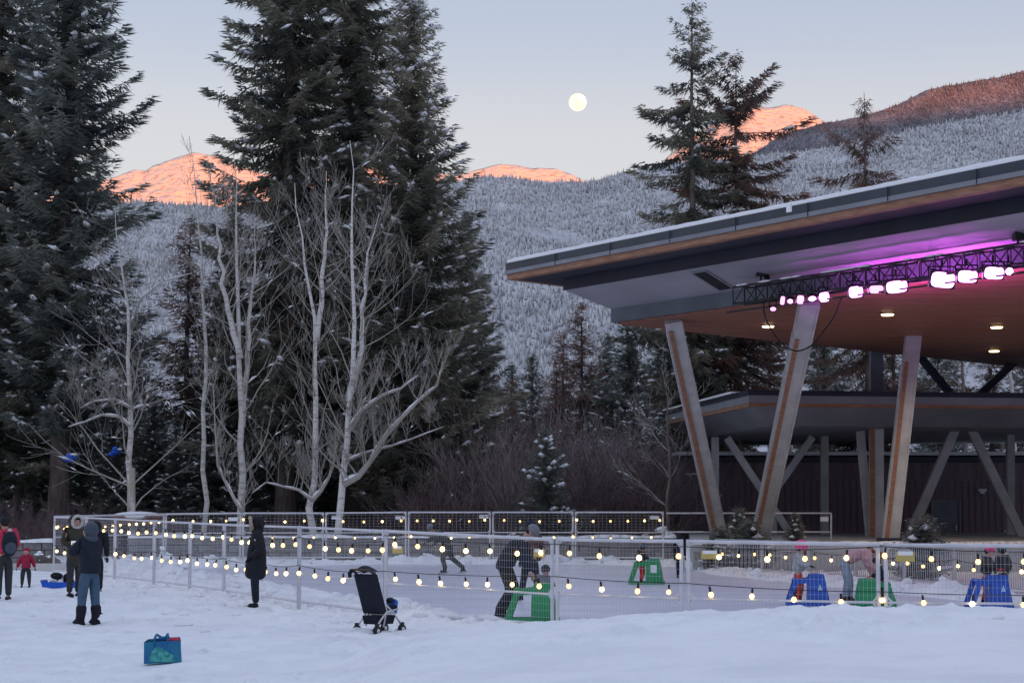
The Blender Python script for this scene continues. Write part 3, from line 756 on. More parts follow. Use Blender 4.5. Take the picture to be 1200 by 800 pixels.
for i, (a, b, w, h, kind, colr) in enumerate(SL):
    best = min(range(340), key=lambda k: abs(600 + F * (T0 + U * k * .05 + side * -.2).x / (T0 + U * k * .05).y - a))
    dep = (T0 + U * best * 0.05).y - 0.25
    p = P(a, b, dep); sx, sz = w * dep / F, h * dep / F
    t_ = thing('stage_light', f'{kind} stage light, {ords[i]} from the left along the lighting truss', 'stage light', tuple(p), 0, 'stage lights on the truss')
    rot = Matrix.Rotation(random.uniform(-0.15, 0.15), 3, 'Y') @ Matrix.Rotation(R(22), 3, 'X')
    pb(MB().box(p + rot @ Vector((0, 0.09, 0)), (sx * 1.12, 0.16, sz * 1.15), m=rot), 'housing', 'black_metal', t_)
    pb(MB().box(p + rot @ Vector((0, 0.19, 0)), (sx * 0.7, 0.06, sz * 0.7), m=rot), 'heat_sink', 'black_metal', t_)
    if 'oval' in kind or 'round' in kind: e_ = MB().ell(p + rot @ Vector((0, -0.002, 0)), (sx / 2, 0.03, sz / 2), 14, 8, rot)
    else: e_ = MB().prism([p + rot @ Vector((sx / 2 * math.copysign(abs(math.cos(q_)) ** .5, math.cos(q_)), -0.02, sz / 2 * math.copysign(abs(math.sin(q_)) ** .5, math.sin(q_)))) for q_ in [2 * math.pi * (k_ + .5) / 24 for k_ in range(24)]], rot @ Vector((0, 0.03, 0)))
    pb(e_, 'lens', 'led_white' if colr == 'white' else 'led_pink', t_)
    y0_ = p + rot @ Vector((0, 0.1, 0)); tp = Vector((y0_.x, y0_.y, max(y0_.z + 0.2, p.z + 0.12 + sz * .6)))
    pb(MB().bar(y0_ + Vector((-sx * .6, 0, 0)), tp + Vector((-sx * .6, 0, 0)), .03, .03).bar(y0_ + Vector((sx * .6, 0, 0)), tp + Vector((sx * .6, 0, 0)), .03, .03).bar(tp + Vector((-sx * .6, 0, 0)), tp + Vector((sx * .6, 0, 0)), .03, .03).bar(tp, tp + Vector((0, 0, .16)), .05, .05), 'yoke', 'black_metal', t_)
    if i in (6, 8, 9, 10, 11):
        for nm, en, up_, off in (('wash', 110.0 if i != 9 else 240.0, 1.0, Vector((0.3, 0.8, -0.45))),):
            ld = bpy.data.lights.new('stage_lamp', 'SPOT'); ld.spot_size = R(150); ld.spot_blend = 0.5; ld.energy = en; ld.color = (0.85, 0.10, 1.0); ld.shadow_soft_size = 0.15
            lo_ = bpy.data.objects.new('stage_lamp', ld); COL.objects.link(lo_); lo_.parent = t_; lo_.location = off; lo_.rotation_euler = (-Vector((0.25, 0.45, 0.9)).normalized()).to_track_quat('Z', 'Y').to_euler()
# cable hanging from the truss
def cable(pts, r=0.022, n=7):
    q_ = []
    pts = [Vector(p) for p in pts]
    for i in range(len(pts) - 1):
        p0, p1, p2, p3 = pts[max(i - 1, 0)], pts[i], pts[i + 1], pts[min(i + 2, len(pts) - 1)]
        for k in range(8):
            t = k / 8; q_.append(0.5 * ((2 * p1) + (p2 - p0) * t + (2 * p0 - 5 * p1 + 4 * p2 - p3) * t * t + (3 * p1 - p0 - 3 * p2 + p3) * t ** 3))
    q_.append(pts[-1]); return MB().tube(q_, r, n)
c = cable([P(895, 352, 53.2), P(897, 372, 53.2), P(912, 398, 53.3), P(932, 411, 53.4), P(952, 404, 53.3), P(965, 388, 53.2), P(978, 370, 53.1), P(985, 352, 53.0), P(990, 345, 53.0)]).build('hanging_cable', 'black_metal')
tag(c, 'black cable looping down from the lighting truss across a slanted column', 'cable')
# ------------------------------------------------------------------ trees
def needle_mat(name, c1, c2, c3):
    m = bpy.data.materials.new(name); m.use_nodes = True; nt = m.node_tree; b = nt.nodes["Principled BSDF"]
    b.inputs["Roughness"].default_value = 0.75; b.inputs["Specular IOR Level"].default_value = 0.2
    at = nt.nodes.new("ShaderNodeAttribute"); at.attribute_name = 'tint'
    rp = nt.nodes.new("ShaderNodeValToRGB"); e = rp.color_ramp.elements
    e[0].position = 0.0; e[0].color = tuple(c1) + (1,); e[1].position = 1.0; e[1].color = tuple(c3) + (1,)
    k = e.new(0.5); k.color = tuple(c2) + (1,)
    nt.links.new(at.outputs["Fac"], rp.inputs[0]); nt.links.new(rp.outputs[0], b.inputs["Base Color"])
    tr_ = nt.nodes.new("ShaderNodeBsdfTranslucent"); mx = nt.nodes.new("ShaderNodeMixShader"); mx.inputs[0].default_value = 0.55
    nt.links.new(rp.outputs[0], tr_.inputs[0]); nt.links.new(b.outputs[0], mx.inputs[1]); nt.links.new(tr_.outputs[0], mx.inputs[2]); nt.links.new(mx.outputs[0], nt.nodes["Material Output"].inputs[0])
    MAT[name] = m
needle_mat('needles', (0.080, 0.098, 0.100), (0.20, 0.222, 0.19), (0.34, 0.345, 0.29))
needle_mat('needles_olive', (0.085, 0.098, 0.088), (0.23, 0.225, 0.175), (0.38, 0.34, 0.26))
needle_mat('needles_brown', (0.09, 0.068, 0.060), (0.19, 0.135, 0.115), (0.32, 0.17, 0.13))
mat('bark_dark', (0.15, 0.12, 0.105), rough=0.9, col2=(0.08, 0.065, 0.058), vscale=2.5, stretch=(3, 3, 0.6), bump=0.6, bscale=9)
mat('bark_brown', (0.24, 0.19, 0.16), rough=0.9, col2=(0.13, 0.10, 0.09), vscale=2.5, stretch=(3, 3, 0.6), bump=0.6, bscale=9)
mat('bark_aspen', (0.58, 0.55, 0.50), rough=0.8, col2=(0.32, 0.29, 0.26), vscale=2.2, stretch=(1.2, 1.2, 5), ramp=(0.5, 0.7), bump=0.3, bscale=12)
mat('bark_birch', (0.72, 0.69, 0.64), rough=0.8, col2=(0.32, 0.29, 0.27), vscale=2.2, stretch=(1.2, 1.2, 5), ramp=(0.52, 0.7), bump=0.3, bscale=12)
mat('bark_moss', (0.34, 0.30, 0.20), rough=0.9, col2=(0.40, 0.37, 0.33), vscale=1.0, ramp=(0.4, 0.6))
mat('twig_grey', (0.46, 0.42, 0.37), rough=0.9, var=0.35, vscale=0.6)
mat('twig_brown', (0.31, 0.24, 0.235), rough=0.9, var=0.4, vscale=0.7)
mat('twig_dark', (0.17, 0.12, 0.12), rough=0.9, var=0.4, vscale=0.7)

def spruce_mesh(H, Rb, seed, dens=1.0, tb=0.06, droop=0.55, up=0.42, power=0.85, hang=0.8, tw=0.13, tl=0.5, snow=0.35, sparse=0.0, brown_top=0.0, rmin=0.35, ragged=0.25, step=0.14, cap=99.0):
    r = np.random.default_rng(seed)
    nb = int(H * 11 * dens)
    P0 = []; D0 = []; W0 = []; T0_ = []; S0 = []; BR = []
    tri_b = []; tri_d = []; tri_w = []; tint = []
    snow_c = []; snow_a = []
    gap = vnoise(np.linspace(0, 60, 2000), np.zeros(2000), seed, 3)
    for i in range(nb):
        t = tb + (1 - tb) * (1 - (1 - (i + r.random()) / nb) ** 1.0)
        if t > 0.995: continue
        az = i * 2.39996 + r.normal(0, .5)
        L = (Rb * (1 - t) ** power + rmin * (1 - t) ** .2) * (1 + r.normal(0, ragged)) 
        L = min(L, cap * (1 + r.normal(0, .15)))
        if t < tb + 0.12: L *= 0.65 + 0.35 * (t - tb) / 0.12
        if sparse and r.random() < sparse * (0.5 + 0.9 * abs(gap[int(t * 1999)])): continue
        L = max(L, 0.25)
        z0 = H * t
        dr = droop * (1.0 - 0.75 * t) * (1 + r.normal(0, .18)); uu = up * (1 + r.normal(0, .2))
        if t > 0.85: dr = -0.3 - 1.2 * (t - .85); uu = 0.15
        ca, sa = math.cos(az), math.sin(az)
        bt = r.normal(0, 0.24)
        ns = max(3, int(L / step))
        s = (np.arange(ns) + r.random(ns) * 0.8) / ns
        rad = L * s; z = z0 - dr * L * s + uu * L * s ** 2.3
        wob = np.cumsum(r.normal(0, 0.03, ns)) * L * 0.3
        cx = ca * rad - sa * wob; cy_ = sa * rad + ca * wob
        BR.append(((0, 0, z0), (ca * L * .5, sa * L * .5, z0 - dr * L * .5 + uu * L * .2), (ca * L * .93, sa * L * .93, z0 - dr * L * .93 + uu * L * .85), L))
        k = 9
        c = np.stack([cx, cy_, z], 1)
        C = np.repeat(c, k, 0); SS = np.repeat(s, k)
        m = len(C)
        sgn = np.where(r.random(m) < .5, -1.0, 1.0)
        ang = az + sgn * (0.35 + 1.3 * r.random(m))
        ln = tl * (0.55 + 0.7 * r.random(m)) * (0.6 + 0.75 * np.sin(np.pi * np.clip(SS * 0.85 + 0.12, 0, 1))) * min(1.25, 0.45 + L / 3.2)
        dz = -hang * (0.2 + 0.9 * r.random(m)) + 0.15
        tip = SS > 0.82
        dz = np.where(tip, dz * 0.35 + 0.15, dz)
        ang = np.where(tip, az + sgn * 0.35 * r.random(m), ang)
        d = np.stack([np.cos(ang), np.sin(ang), dz], 1); d /= np.linalg.norm(d, axis=1)[:, None]
        tri_b.append(C + r.normal(0, 0.09, (m, 3))); tri_d.append(d * ln[:, None]); 
        wv = np.cross(d, r.normal(0, 1, (m, 3))); wv /= np.linalg.norm(wv, axis=1)[:, None] + 1e-9
        tri_w.append(wv * (tw * (0.6 + 0.8 * r.random(m)) * (0.7 + 0.3 * min(1, L / 3)))[:, None])
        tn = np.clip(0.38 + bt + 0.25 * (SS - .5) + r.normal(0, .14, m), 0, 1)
        if brown_top > 0: tn = np.clip(tn + brown_top * np.clip((t - .55) / .3, 0, 1), 0, 1)
        tint.append(tn)
        if r.random() < snow and t < 0.93:
            for q in range(r.integers(1, 4)):
                j = int(np.clip(r.normal(0.78, .2), 0.15, 0.98) * ns); j = min(j, ns - 1)
                snow_c.append((cx[j], cy_[j], z[j] + 0.08)); snow_a.append((az + r.normal(0, .5), r.uniform(0.10, 0.40) * min(1.2, .4 + L / 3), r.uniform(0.08, 0.2), r.uniform(.06, .13), -dr + 2 * uu * s[j]))
    B = np.concatenate(tri_b); Dv = np.concatenate(tri_d); Wv = np.concatenate(tri_w); tn = np.concatenate(tint)
    n = len(B)
    V = np.empty((n, 3, 3)); V[:, 0] = B - Wv * 0.5; V[:, 1] = B + Wv * 0.5; V[:, 2] = B + Dv
    Fq = np.arange(n * 3).reshape(n, 3)
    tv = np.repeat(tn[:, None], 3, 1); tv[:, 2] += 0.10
    sv = []; sf = []
    octf = [(0, 2, 4), (2, 1, 4), (1, 3, 4), (3, 0, 4), (2, 0, 5), (1, 2, 5), (3, 1, 5), (0, 3, 5)]
    for c, (a, l, w, h, sl) in zip(snow_c, snow_a):
        ca, sa = math.cos(a), math.sin(a); o = len(sv)
        for dx, dy, dz_ in ((l, 0, sl * l * .5), (-l, 0, -sl * l * .5), (0, w, -.02), (0, -w, -.02), (0.2 * l, 0, h), (0, 0, -h)):
            sv.append((c[0] + ca * dx - sa * dy, c[1] + sa * dx + ca * dy, c[2] + dz_))
        sf += [tuple(i + o for i in f) for f in octf]
    return V.reshape(-1, 3), Fq, np.clip(tv, 0, 1).ravel(), sv, sf, BR

TREE_CACHE = {}
def make_spruce_meshes(key, matn='needles', bark='bark_dark', **kw):
    if key in TREE_CACHE: return TREE_CACHE[key]
    V, Fq, tn, sv, sf, BR = spruce_mesh(**kw)
    crown = np_mesh('crown', V, Fq, matn, False, tn)
    sm = np_mesh('snow', sv, sf, 'snow_cap', True) if sv else None
    H = kw['H']; tr_ = MB(); r0 = 0.011 * H + 0.04
    hs = np.linspace(0, 1, 12)
    tr_.tube([(random.uniform(-.05, .05), random.uniform(-.05, .05), H * h - (0.4 if h == 0 else 0)) for h in hs], [r0 * (1.35 if h == 0 else 1) * (1 - h) ** 0.9 + 0.012 for h in hs], 10)
    br = MB()
    for a, b, c, L in BR: br.tube([a, b, c], [0.012 + 0.007 * L, 0.009 + 0.004 * L, 0.006], 4, caps=False)
    TREE_CACHE[key] = (crown, sm, tr_.mesh('trunk', bark, True), br.mesh('branches', bark))
    return TREE_CACHE[key]

def place_spruce(key, label, px, d, s=1.0, rz=0.0, sz=1.0, group='conifers', name='spruce_tree', lean=0.0, tilt=0.0):
    crown, sm, trk, br = TREE_CACHE[key]
    x = X(px, d); t_ = thing(name, label, 'tree', (x, d, gz(x, d) - 0.1), rz, group)
    t_.scale = (s, s, s * sz); t_.rotation_euler = (tilt, lean, rz)
    tk = link('trunk', trk, t_)
    b = link('branches', br, tk); tag(b, kind='stuff')
    tag(link('crown', crown, t_), kind='stuff')
    if sm: tag(link('snow', sm, t_), kind='stuff')
    return t_
# kinds
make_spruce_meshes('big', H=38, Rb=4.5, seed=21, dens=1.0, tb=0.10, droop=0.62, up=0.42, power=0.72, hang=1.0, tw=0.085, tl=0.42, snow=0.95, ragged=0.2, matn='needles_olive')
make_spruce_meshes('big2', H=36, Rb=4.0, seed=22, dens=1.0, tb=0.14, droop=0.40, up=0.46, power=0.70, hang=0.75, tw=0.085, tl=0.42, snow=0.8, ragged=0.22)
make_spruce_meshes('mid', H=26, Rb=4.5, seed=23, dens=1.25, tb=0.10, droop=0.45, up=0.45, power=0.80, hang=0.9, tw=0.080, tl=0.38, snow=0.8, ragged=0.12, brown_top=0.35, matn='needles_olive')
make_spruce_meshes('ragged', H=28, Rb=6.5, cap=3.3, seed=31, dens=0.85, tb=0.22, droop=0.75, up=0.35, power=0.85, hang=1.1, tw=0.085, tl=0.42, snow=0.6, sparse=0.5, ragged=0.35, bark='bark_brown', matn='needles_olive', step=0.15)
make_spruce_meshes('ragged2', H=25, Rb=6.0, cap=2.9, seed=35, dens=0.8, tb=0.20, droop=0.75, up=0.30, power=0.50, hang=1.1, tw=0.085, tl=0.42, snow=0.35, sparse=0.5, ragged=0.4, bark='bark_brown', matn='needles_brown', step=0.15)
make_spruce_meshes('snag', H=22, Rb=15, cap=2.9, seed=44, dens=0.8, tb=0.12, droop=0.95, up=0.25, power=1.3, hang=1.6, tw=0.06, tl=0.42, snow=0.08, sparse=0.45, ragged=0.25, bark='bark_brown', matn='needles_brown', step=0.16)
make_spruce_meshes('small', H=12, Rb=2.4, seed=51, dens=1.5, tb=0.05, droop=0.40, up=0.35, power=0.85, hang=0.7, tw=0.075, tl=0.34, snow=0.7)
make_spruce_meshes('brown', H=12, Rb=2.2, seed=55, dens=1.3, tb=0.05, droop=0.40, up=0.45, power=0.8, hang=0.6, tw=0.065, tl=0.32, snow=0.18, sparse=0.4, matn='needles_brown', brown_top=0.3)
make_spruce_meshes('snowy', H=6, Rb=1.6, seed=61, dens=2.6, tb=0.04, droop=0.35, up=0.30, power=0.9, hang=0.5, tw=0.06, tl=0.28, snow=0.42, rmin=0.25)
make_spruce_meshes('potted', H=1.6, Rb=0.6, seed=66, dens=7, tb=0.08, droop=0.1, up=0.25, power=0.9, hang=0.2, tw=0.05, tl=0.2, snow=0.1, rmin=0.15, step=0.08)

g1 = 'tall conifers on the left'
place_spruce('big2', 'tall dark spruce at the far left with its crown reaching out of the picture', 68, 82, 1.0, 0.3, 1.05, g1, lean=0.0)
place_spruce('big', 'dark spruce cut by the left edge of the picture', -14, 84, 0.86, 2.0, 1.0, g1)
place_spruce('big2', 'small dark spruce hidden between the two tall spruces at the far left', 20, 88, 0.62, 4.0, 1.0, g1)
g2 = 'tall conifers in the middle'
place_spruce('big', 'broad spruce behind the slim pale pole trunk, leftmost of the middle clump', 335, 84, 0.98, 0.0, 1.1, g2)
place_spruce('big', 'tallest spruce in the centre of the middle clump behind the forked birch', 412, 87, 0.95, 2.6, 1.15, g2)
place_spruce('mid', 'pointed spruce with reddish brown top at the right of the middle clump', 482, 82, 1.0, 1.0, 0.99, g2)
place_spruce('mid', 'lower dark spruce filling the right foot of the middle clump', 545, 92, 0.66, 3.0, 0.95, g2)
place_spruce('mid', 'lower dark spruce at the left foot of the middle clump behind the forked bare tree', 268, 90, 0.62, 2.2, 1.0, g2)
g3 = 'conifers behind the pavilion'
place_spruce('ragged', 'tall ragged dark conifer with bare trunk rising behind the roof tip', 815, 95, 1.0, 0.6, 1.0, g3, 'conifer_tree')
place_spruce('ragged2', 'ragged conifer with thin bare top beside the taller ragged conifer', 868, 96, 1.0, 1.4, 1.0, g3, 'conifer_tree')
place_spruce('snag', 'sparse drooping brown conifer rising alone above the pavilion roof', 1022, 92, 1.02, 0.4, 1.0, g3, 'conifer_tree')
g4 = 'lower conifers behind the rink'
place_spruce('snowy', 'small fir loaded with snow standing behind the far fence', 640, 77, 0.86, 0.2, 1.0, g4, 'fir_tree')
place_spruce('brown', 'thin conifer with rusty red top in front of the grey slope', 682, 96, 1.03, 0.0, 1.0, g4, 'conifer_tree')
place_spruce('small', 'dark snow dusted conifer under the left corner of the pavilion roof', 738, 94, 0.98, 1.0, 1.0, g4, 'conifer_tree')
place_spruce('small', 'dark conifer between the rusty topped one and the roof corner', 712, 99, 0.85, 2.0, 1.0, g4, 'conifer_tree')
place_spruce('brown', 'short brown conifer left of the rusty topped one', 652, 98, 0.80, 2.4, 1.0, g4, 'conifer_tree')
place_spruce('brown', 'brownish conifer between the two clumps of tall spruces', 216, 90, 1.3, 1.2, 1.0, g4, 'conifer_tree')
place_spruce('small', 'dark low conifer behind the leftmost pale bare tree', 152, 95, 0.98, 0.7, 1.0, g4, 'conifer_tree')
place_spruce('small', 'dark low conifer behind the slim pole trunk', 255, 92, 0.95, 2.9, 1.0, g4, 'conifer_tree')
place_spruce('small', 'dark low conifer at the foot of the broad middle spruce', 300, 90, 0.8, 3.5, 1.0, g4, 'conifer_tree')
place_spruce('small', 'dark low conifer behind the left tall spruce trunk', 105, 92, 0.85, 5.0, 1.0, g4, 'conifer_tree')
place_spruce('small', 'dark low conifer behind the left edge of the canopy columns', 785, 99, 0.95, 5.4, 1.0, g4, 'conifer_tree')
place_spruce('brown', 'low brown conifer right of the middle clump of spruces', 600, 99, 0.72, 5.1, 1.0, g4, 'conifer_tree')
for i, (a, d, s) in enumerate(((838, 101, 1.15), (905, 104, 1.2), (968, 106, 1.2), (1050, 104, 1.2), (1105, 108, 1.15), (1165, 104, 1.2), (1215, 106, 1.1))):
    place_spruce('small' if i % 2 == 0 else 'brown', ords[i] + ' conifer from the left in the row seen between the two pavilion roofs', a, d, s, i * 1.3, 1.0, 'conifers between the roofs', 'conifer_tree')

for i in range(30):
    a = -40 + i * 29 + random.uniform(-8, 8)
    if 150 < a < 205: sc_ = 0.72
    else: sc_ = random.uniform(0.8, 1.05)
    place_spruce('small' if i % 3 else 'brown', f'{ords[i % 20] if i < 20 else "twenty " + ords[i - 20]} conifer from the left in the dim back row of the forest', a, random.uniform(106, 116), sc_, i * 1.1, 1.0, 'dim back row of conifers', 'conifer_tree')
for i, (a, d, s_) in enumerate(((8, 90, .62), (48, 89, .58), (90, 87, .6), (132, 86, .55), (178, 88, .6), (205, 86, .5), (245, 87, .62), (290, 85, .55), (328, 86, .6), (385, 88, .62), (430, 90, .55), (500, 90, .6), (540, 88, .5), (580, 90, .5), (690, 88, .52), (745, 87, .6), (770, 88, .5))):
    place_spruce('small', ords[i] + ' small dark fir from the left among the trunks at the forest edge', a, d, s_, i * 0.9, 1.0, 'small firs at the forest edge', 'fir_tree')
# bare trees -------------------------------------------------------
def grow_branch(m, sm, r, p, d, L, rad, lev, maxlev, upb, snowp, spread, ns=5, kids=(3, 6), first=0.25):
    pts = [p.copy()]; rads = [rad]; dd = d.normalized(); n = 5 if lev < 2 else 4
    for i in range(n):
        dd = (dd + Vector((r.normal(0, .12), r.normal(0, .12), r.normal(0, .08) + upb * (0.10 if lev else 0.02)))).normalized()
        p = p + dd * (L / n); pts.append(p); rads.append(max(rad * (1 - 0.85 * (i + 1) / n), 0.0062))
    m.tube(pts, rads, max(3, ns - lev), caps=False)
    j = r.integers(0, n - 1)
    if lev >= 1 and r.random() < snowp * 1.6 and L > .5 and (pts[j + 1] - pts[j]).normalized().z < 0.55:
        a, b = pts[j], pts[j + 1]; up_ = Vector((0, 0, rads[j] * .9 + .012))
        sm.tube([a + up_ * .6, (a + b) / 2 + up_ * 1.25, b + up_ * .6], [rads[j] * .4 + .006, rads[j] * .9 + .026, .008], 5)
    if lev >= maxlev: return
    for k in range(r.integers(kids[0], kids[1] + 1)):
        t = first + (0.95 - first) * r.random(); i = min(int(t * n), n - 1); f = t * n - i
        q = pts[i] * (1 - f) + pts[i + 1] * f; rr = rads[i] * (1 - f) + rads[i + 1] * f
        ax = (pts[i + 1] - pts[i]).normalized(); o = Vector((r.normal(), r.normal(), r.normal() * .6)); o = (o - ax * o.dot(ax)).normalized()
        nd = ax * math.cos(spread) + o * math.sin(spread) + Vector((0, 0, 0.15 * upb))
        grow_branch(m, sm, r, q, nd, L * r.uniform(0.35, 0.62) * (1.15 - t * .4), max(rr * 0.55, .0072), lev + 1, maxlev, upb, snowp, spread, ns, kids, 0.15)

def bare_tree(label, stems, seed, r0, bark='bark_aspen', nb=22, blen=3.2, maxlev=3, upb=1.0, snowp=0.12, spread=0.75, limbs=(), name='bare_tree', group='bare pale trees behind the far fence', start=0.22, base_bark=None, kids=(2, 5)):
    """stems: list of world polylines with base radius; branches fill the crown"""
    r = np.random.default_rng(seed)
    b0 = stems[0][0]; t_ = thing(name, label, 'tree', (b0.x, b0.y, 0), 0, group)
    tm = MB(); bm_ = MB(); sm = MB()
    o0 = Vector((b0.x, b0.y, 0))
    for si, st in enumerate(stems):
        st = [p - o0 for p in st]; n = 14; pts = []; rads = []
        cum = [0]
        for i in range(len(st) - 1): cum.append(cum[-1] + (st[i + 1] - st[i]).length)
        for i in range(n + 1):
            s = cum[-1] * i / n; j = max(k for k in range(len(cum) - 1) if cum[k] <= s + 1e-6); f = (s - cum[j]) / (cum[j + 1] - cum[j])
            p = st[j] * (1 - f) + st[j + 1] * f
            if 0 < i: p = p + Vector((r.normal(0, .05), r.normal(0, .08), 0))
            pts.append(p); rads.append(max((r0 if si == 0 else r0 * .8) * (1 - i / n) ** 0.8, 0.012))
        tm.tube(pts, rads, 9)
        for k in range(nb):
            t = start + (0.98 - start) * (k + r.random()) / nb; i = min(int(t * n), n - 1); q = pts[i]
            a = r.uniform(0, 6.283); el = r.uniform(0.25, 0.9)
            d = Vector((math.cos(a) * math.cos(el), math.sin(a) * math.cos(el), math.sin(el)))
            grow_branch(bm_, sm, r, q, d, blen * (1.05 - 0.72 * t) * r.uniform(.65, 1.25), max(rads[i] * .32, .010), 1, maxlev, upb, snowp, spread, 5, kids)
    for lp, lr in limbs:
        lp = [p - o0 for p in lp]
        rr = [lr * (1 - 0.75 * i / (len(lp) - 1)) for i in range(len(lp))]
        bm_.tube(lp, rr, 7)
        up_ = Vector((0, 0, 1))
        for i in range(len(lp) - 1):
            if r.random() < .9: sm.tube([lp[i] + up_ * rr[i] * .8, (lp[i] + lp[i + 1]) / 2 + up_ * rr[i] * 1.0, lp[i + 1] + up_ * rr[i + 1] * .8], [rr[i] * .5, rr[i] * .72, rr[i + 1] * .5], 6)
            for q in range(3):
                a = lp[i] + (lp[i + 1] - lp[i]) * r.random()
                grow_branch(bm_, sm, r, a, Vector((r.normal(0, .5), r.normal(0, .5), 0.8)), r.uniform(.8, 2.0), rr[i] * .4, 2, maxlev + 1, upb, snowp, spread)
    tk = tm.build('trunk', bark, t_, True)
    o = bm_.build('branches', 'twig_grey', t_, True, False); tag(o, kind='stuff')
    if sm.n: tag(sm.build('snow', 'snow_cap', t_, True, False), kind='stuff')
    return t_
def pl(l, d): return [P(a, b, d) for a, b in l]
bare_tree('leftmost pale bare tree with mossy yellow foot and wide snowy lower branches', [pl([(155, 660), (154, 560), (152, 440), (150, 370), (140, 300), (132, 245)], 73)], 3, 0.155, nb=26, blen=5.2, snowp=0.20, upb=0.5, start=0.15,
          limbs=[(pl([(153, 500), (140, 488), (120, 486), (100, 494), (80, 500)], 72.6), .07), (pl([(153, 478), (135, 468), (110, 470), (95, 478)], 72.8), .06), (pl([(150, 385), (165, 350), (190, 330), (225, 320)], 73), .06)])
mo_ = P(155, 622, 73); b_ = bpy.data.objects['bare_tree']
MB().tube([P(155, 640, 73) - b_.location, P(154, 590, 73) - b_.location, P(154, 548, 73) - b_.location], [.172, .166, .150], 9).build('mossy_bark', 'bark_moss', b_, True)
bare_tree('slim straight pole-like bare trunk standing between wider bare trees', [pl([(240, 660), (240, 500), (241, 380), (237, 290), (228, 220), (222, 160)], 74)], 4, 0.115, nb=16, blen=3.4, snowp=0.1, start=0.35, upb=1.4)
bare_tree('pale bare tree with many upright forks left of the white birch', [pl([(283, 660), (283, 560), (281, 430), (279, 330), (277, 250), (276, 180)], 73), pl([(284, 500), (292, 420), (296, 330), (300, 260)], 73.3), pl([(282, 420), (262, 340), (255, 270), (250, 215)], 72.7)], 5, 0.165, nb=15, blen=4.4, snowp=0.16, upb=1.5, start=0.2,
          limbs=[(pl([(284, 600), (275, 585), (262, 560), (255, 545), (252, 500), (250, 450)], 72.6), .08)])
bare_tree('white birch with twin upright stems and a low snowy fork', [pl([(366, 660), (366, 590), (370, 480), (370, 400), (361, 330), (352, 260), (345, 215)], 73), pl([(371, 400), (378, 330), (381, 260), (384, 200)], 73.2)], 6, 0.155, 'bark_birch', nb=17, blen=4.0, snowp=0.14, upb=1.6, start=0.25,
          limbs=[(pl([(366, 586), (376, 575), (385, 560), (391, 545), (393, 525)], 72.8), .10), (pl([(366, 586), (350, 574), (332, 570), (312, 565), (295, 578)], 72.8), .06)])
bare_tree('leaning white birch with a long snow covered limb reaching right', [pl([(392, 660), (400, 590), (408, 500), (414, 420), (416, 350), (415, 270), (414, 165)], 72), pl([(408, 470), (424, 410), (428, 330), (442, 250)], 72.3)], 7, 0.155, 'bark_birch', nb=18, blen=4.6, snowp=0.14, upb=1.5, start=0.25,
          limbs=[(pl([(402, 568), (420, 558), (434, 540), (448, 515), (470, 490), (492, 468), (512, 452), (519, 425)], 71.5), .13), (pl([(410, 500), (425, 480), (445, 465), (470, 455), (490, 440)], 71.6), .09),
                 (pl([(405, 540), (430, 530), (460, 522), (480, 515), (520, 500)], 71.8), .06), (pl([(411, 505), (420, 490), (426, 470), (430, 465)], 71.6), .07)])
bare_tree('thin bare sapling left of the lower canopy', [pl([(785, 640), (784, 560), (783, 480), (780, 420)], 76)], 8, 0.09, 'bark_brown', nb=14, blen=3.6, snowp=0.15, upb=0.8, start=0.2)
for i, (a, d, yt) in enumerate(((856, 99, 340), (925, 97, 300), (960, 96, 300), (1000, 100, 310), (1130, 98, 320), (1185, 101, 320))):
    bare_tree(ords[i] + ' bare snowy tree from the left seen between the two pavilion roofs', [pl([(a, 640), (a + 2, 520), (a - 2, 430), (a + random.uniform(-8, 8), yt)], d)], 70 + i, 0.17, 'bark_brown' if i % 2 == 0 else 'bark_aspen', nb=16, blen=4.5, snowp=0.4, upb=0.3, start=0.45, group='bare trees between the roofs')
# bare shrubs ------------------------------------------------------
def shrub_mesh(seed, H, W, n, matn):
    r = np.random.default_rng(seed); m = MB(); sm = MB()
    for k in range(n):
        a = r.uniform(0, 6.283); s = r.uniform(0.05, .8)
        d = Vector((math.cos(a) * s, math.sin(a) * s, 1))
        p = Vector((math.cos(a) * r.uniform(0, W * .3), math.sin(a) * r.uniform(0, W * .3), -.1))
        grow_branch(m, sm, r, p, d, H * r.uniform(.6, 1.05), 0.022, 1, 3, 0.9, 0.03, 0.6, 5, (3, 6))
    return m.mesh('twigs', matn), (sm.mesh('snow', 'snow_cap', True) if sm.n else None)
SH = [shrub_mesh(81, 4.2, 2.5, 34, 'twig_brown'), shrub_mesh(82, 3.2, 2.2, 30, 'twig_dark'), shrub_mesh(83, 5.6, 2.5, 30, 'twig_brown')]
def shrub(k, label, px, d, s, rz, group, zo=0.0):
    x = X(px, d); t_ = thing('bare_shrub', label, 'shrub', (x, d, gz(x, d) - .05 + zo), rz, group); t_.scale = (s * 1.2, s * 1.2, s)
    o = link('twigs', SH[k][0], t_); tag(o, kind='stuff')
    if SH[k][1]: tag(link('snow', SH[k][1], t_), kind='stuff')
for i, (a, d, k, s) in enumerate(((505, 78, 1, 1.0), (532, 80, 0, .95), (560, 82, 2, 1.0), (585, 79, 0, 1.1), (612, 84, 2, 1.1), (665, 82, 0, 1.15), (690, 79, 1, 1.1), (708, 85, 2, 1.0), (730, 81, 0, 1.1), (752, 79, 1, 1.15), (772, 83, 2, .95), (636, 86, 2, 1.15))):
    shrub(k, (ords[i] + ' brown bare shrub from the left in the thicket right of the tall spruces') if i < 11 else 'brown bare shrub right behind the small snowy fir', a, d, s, i * 1.7, 'bare brown thicket')
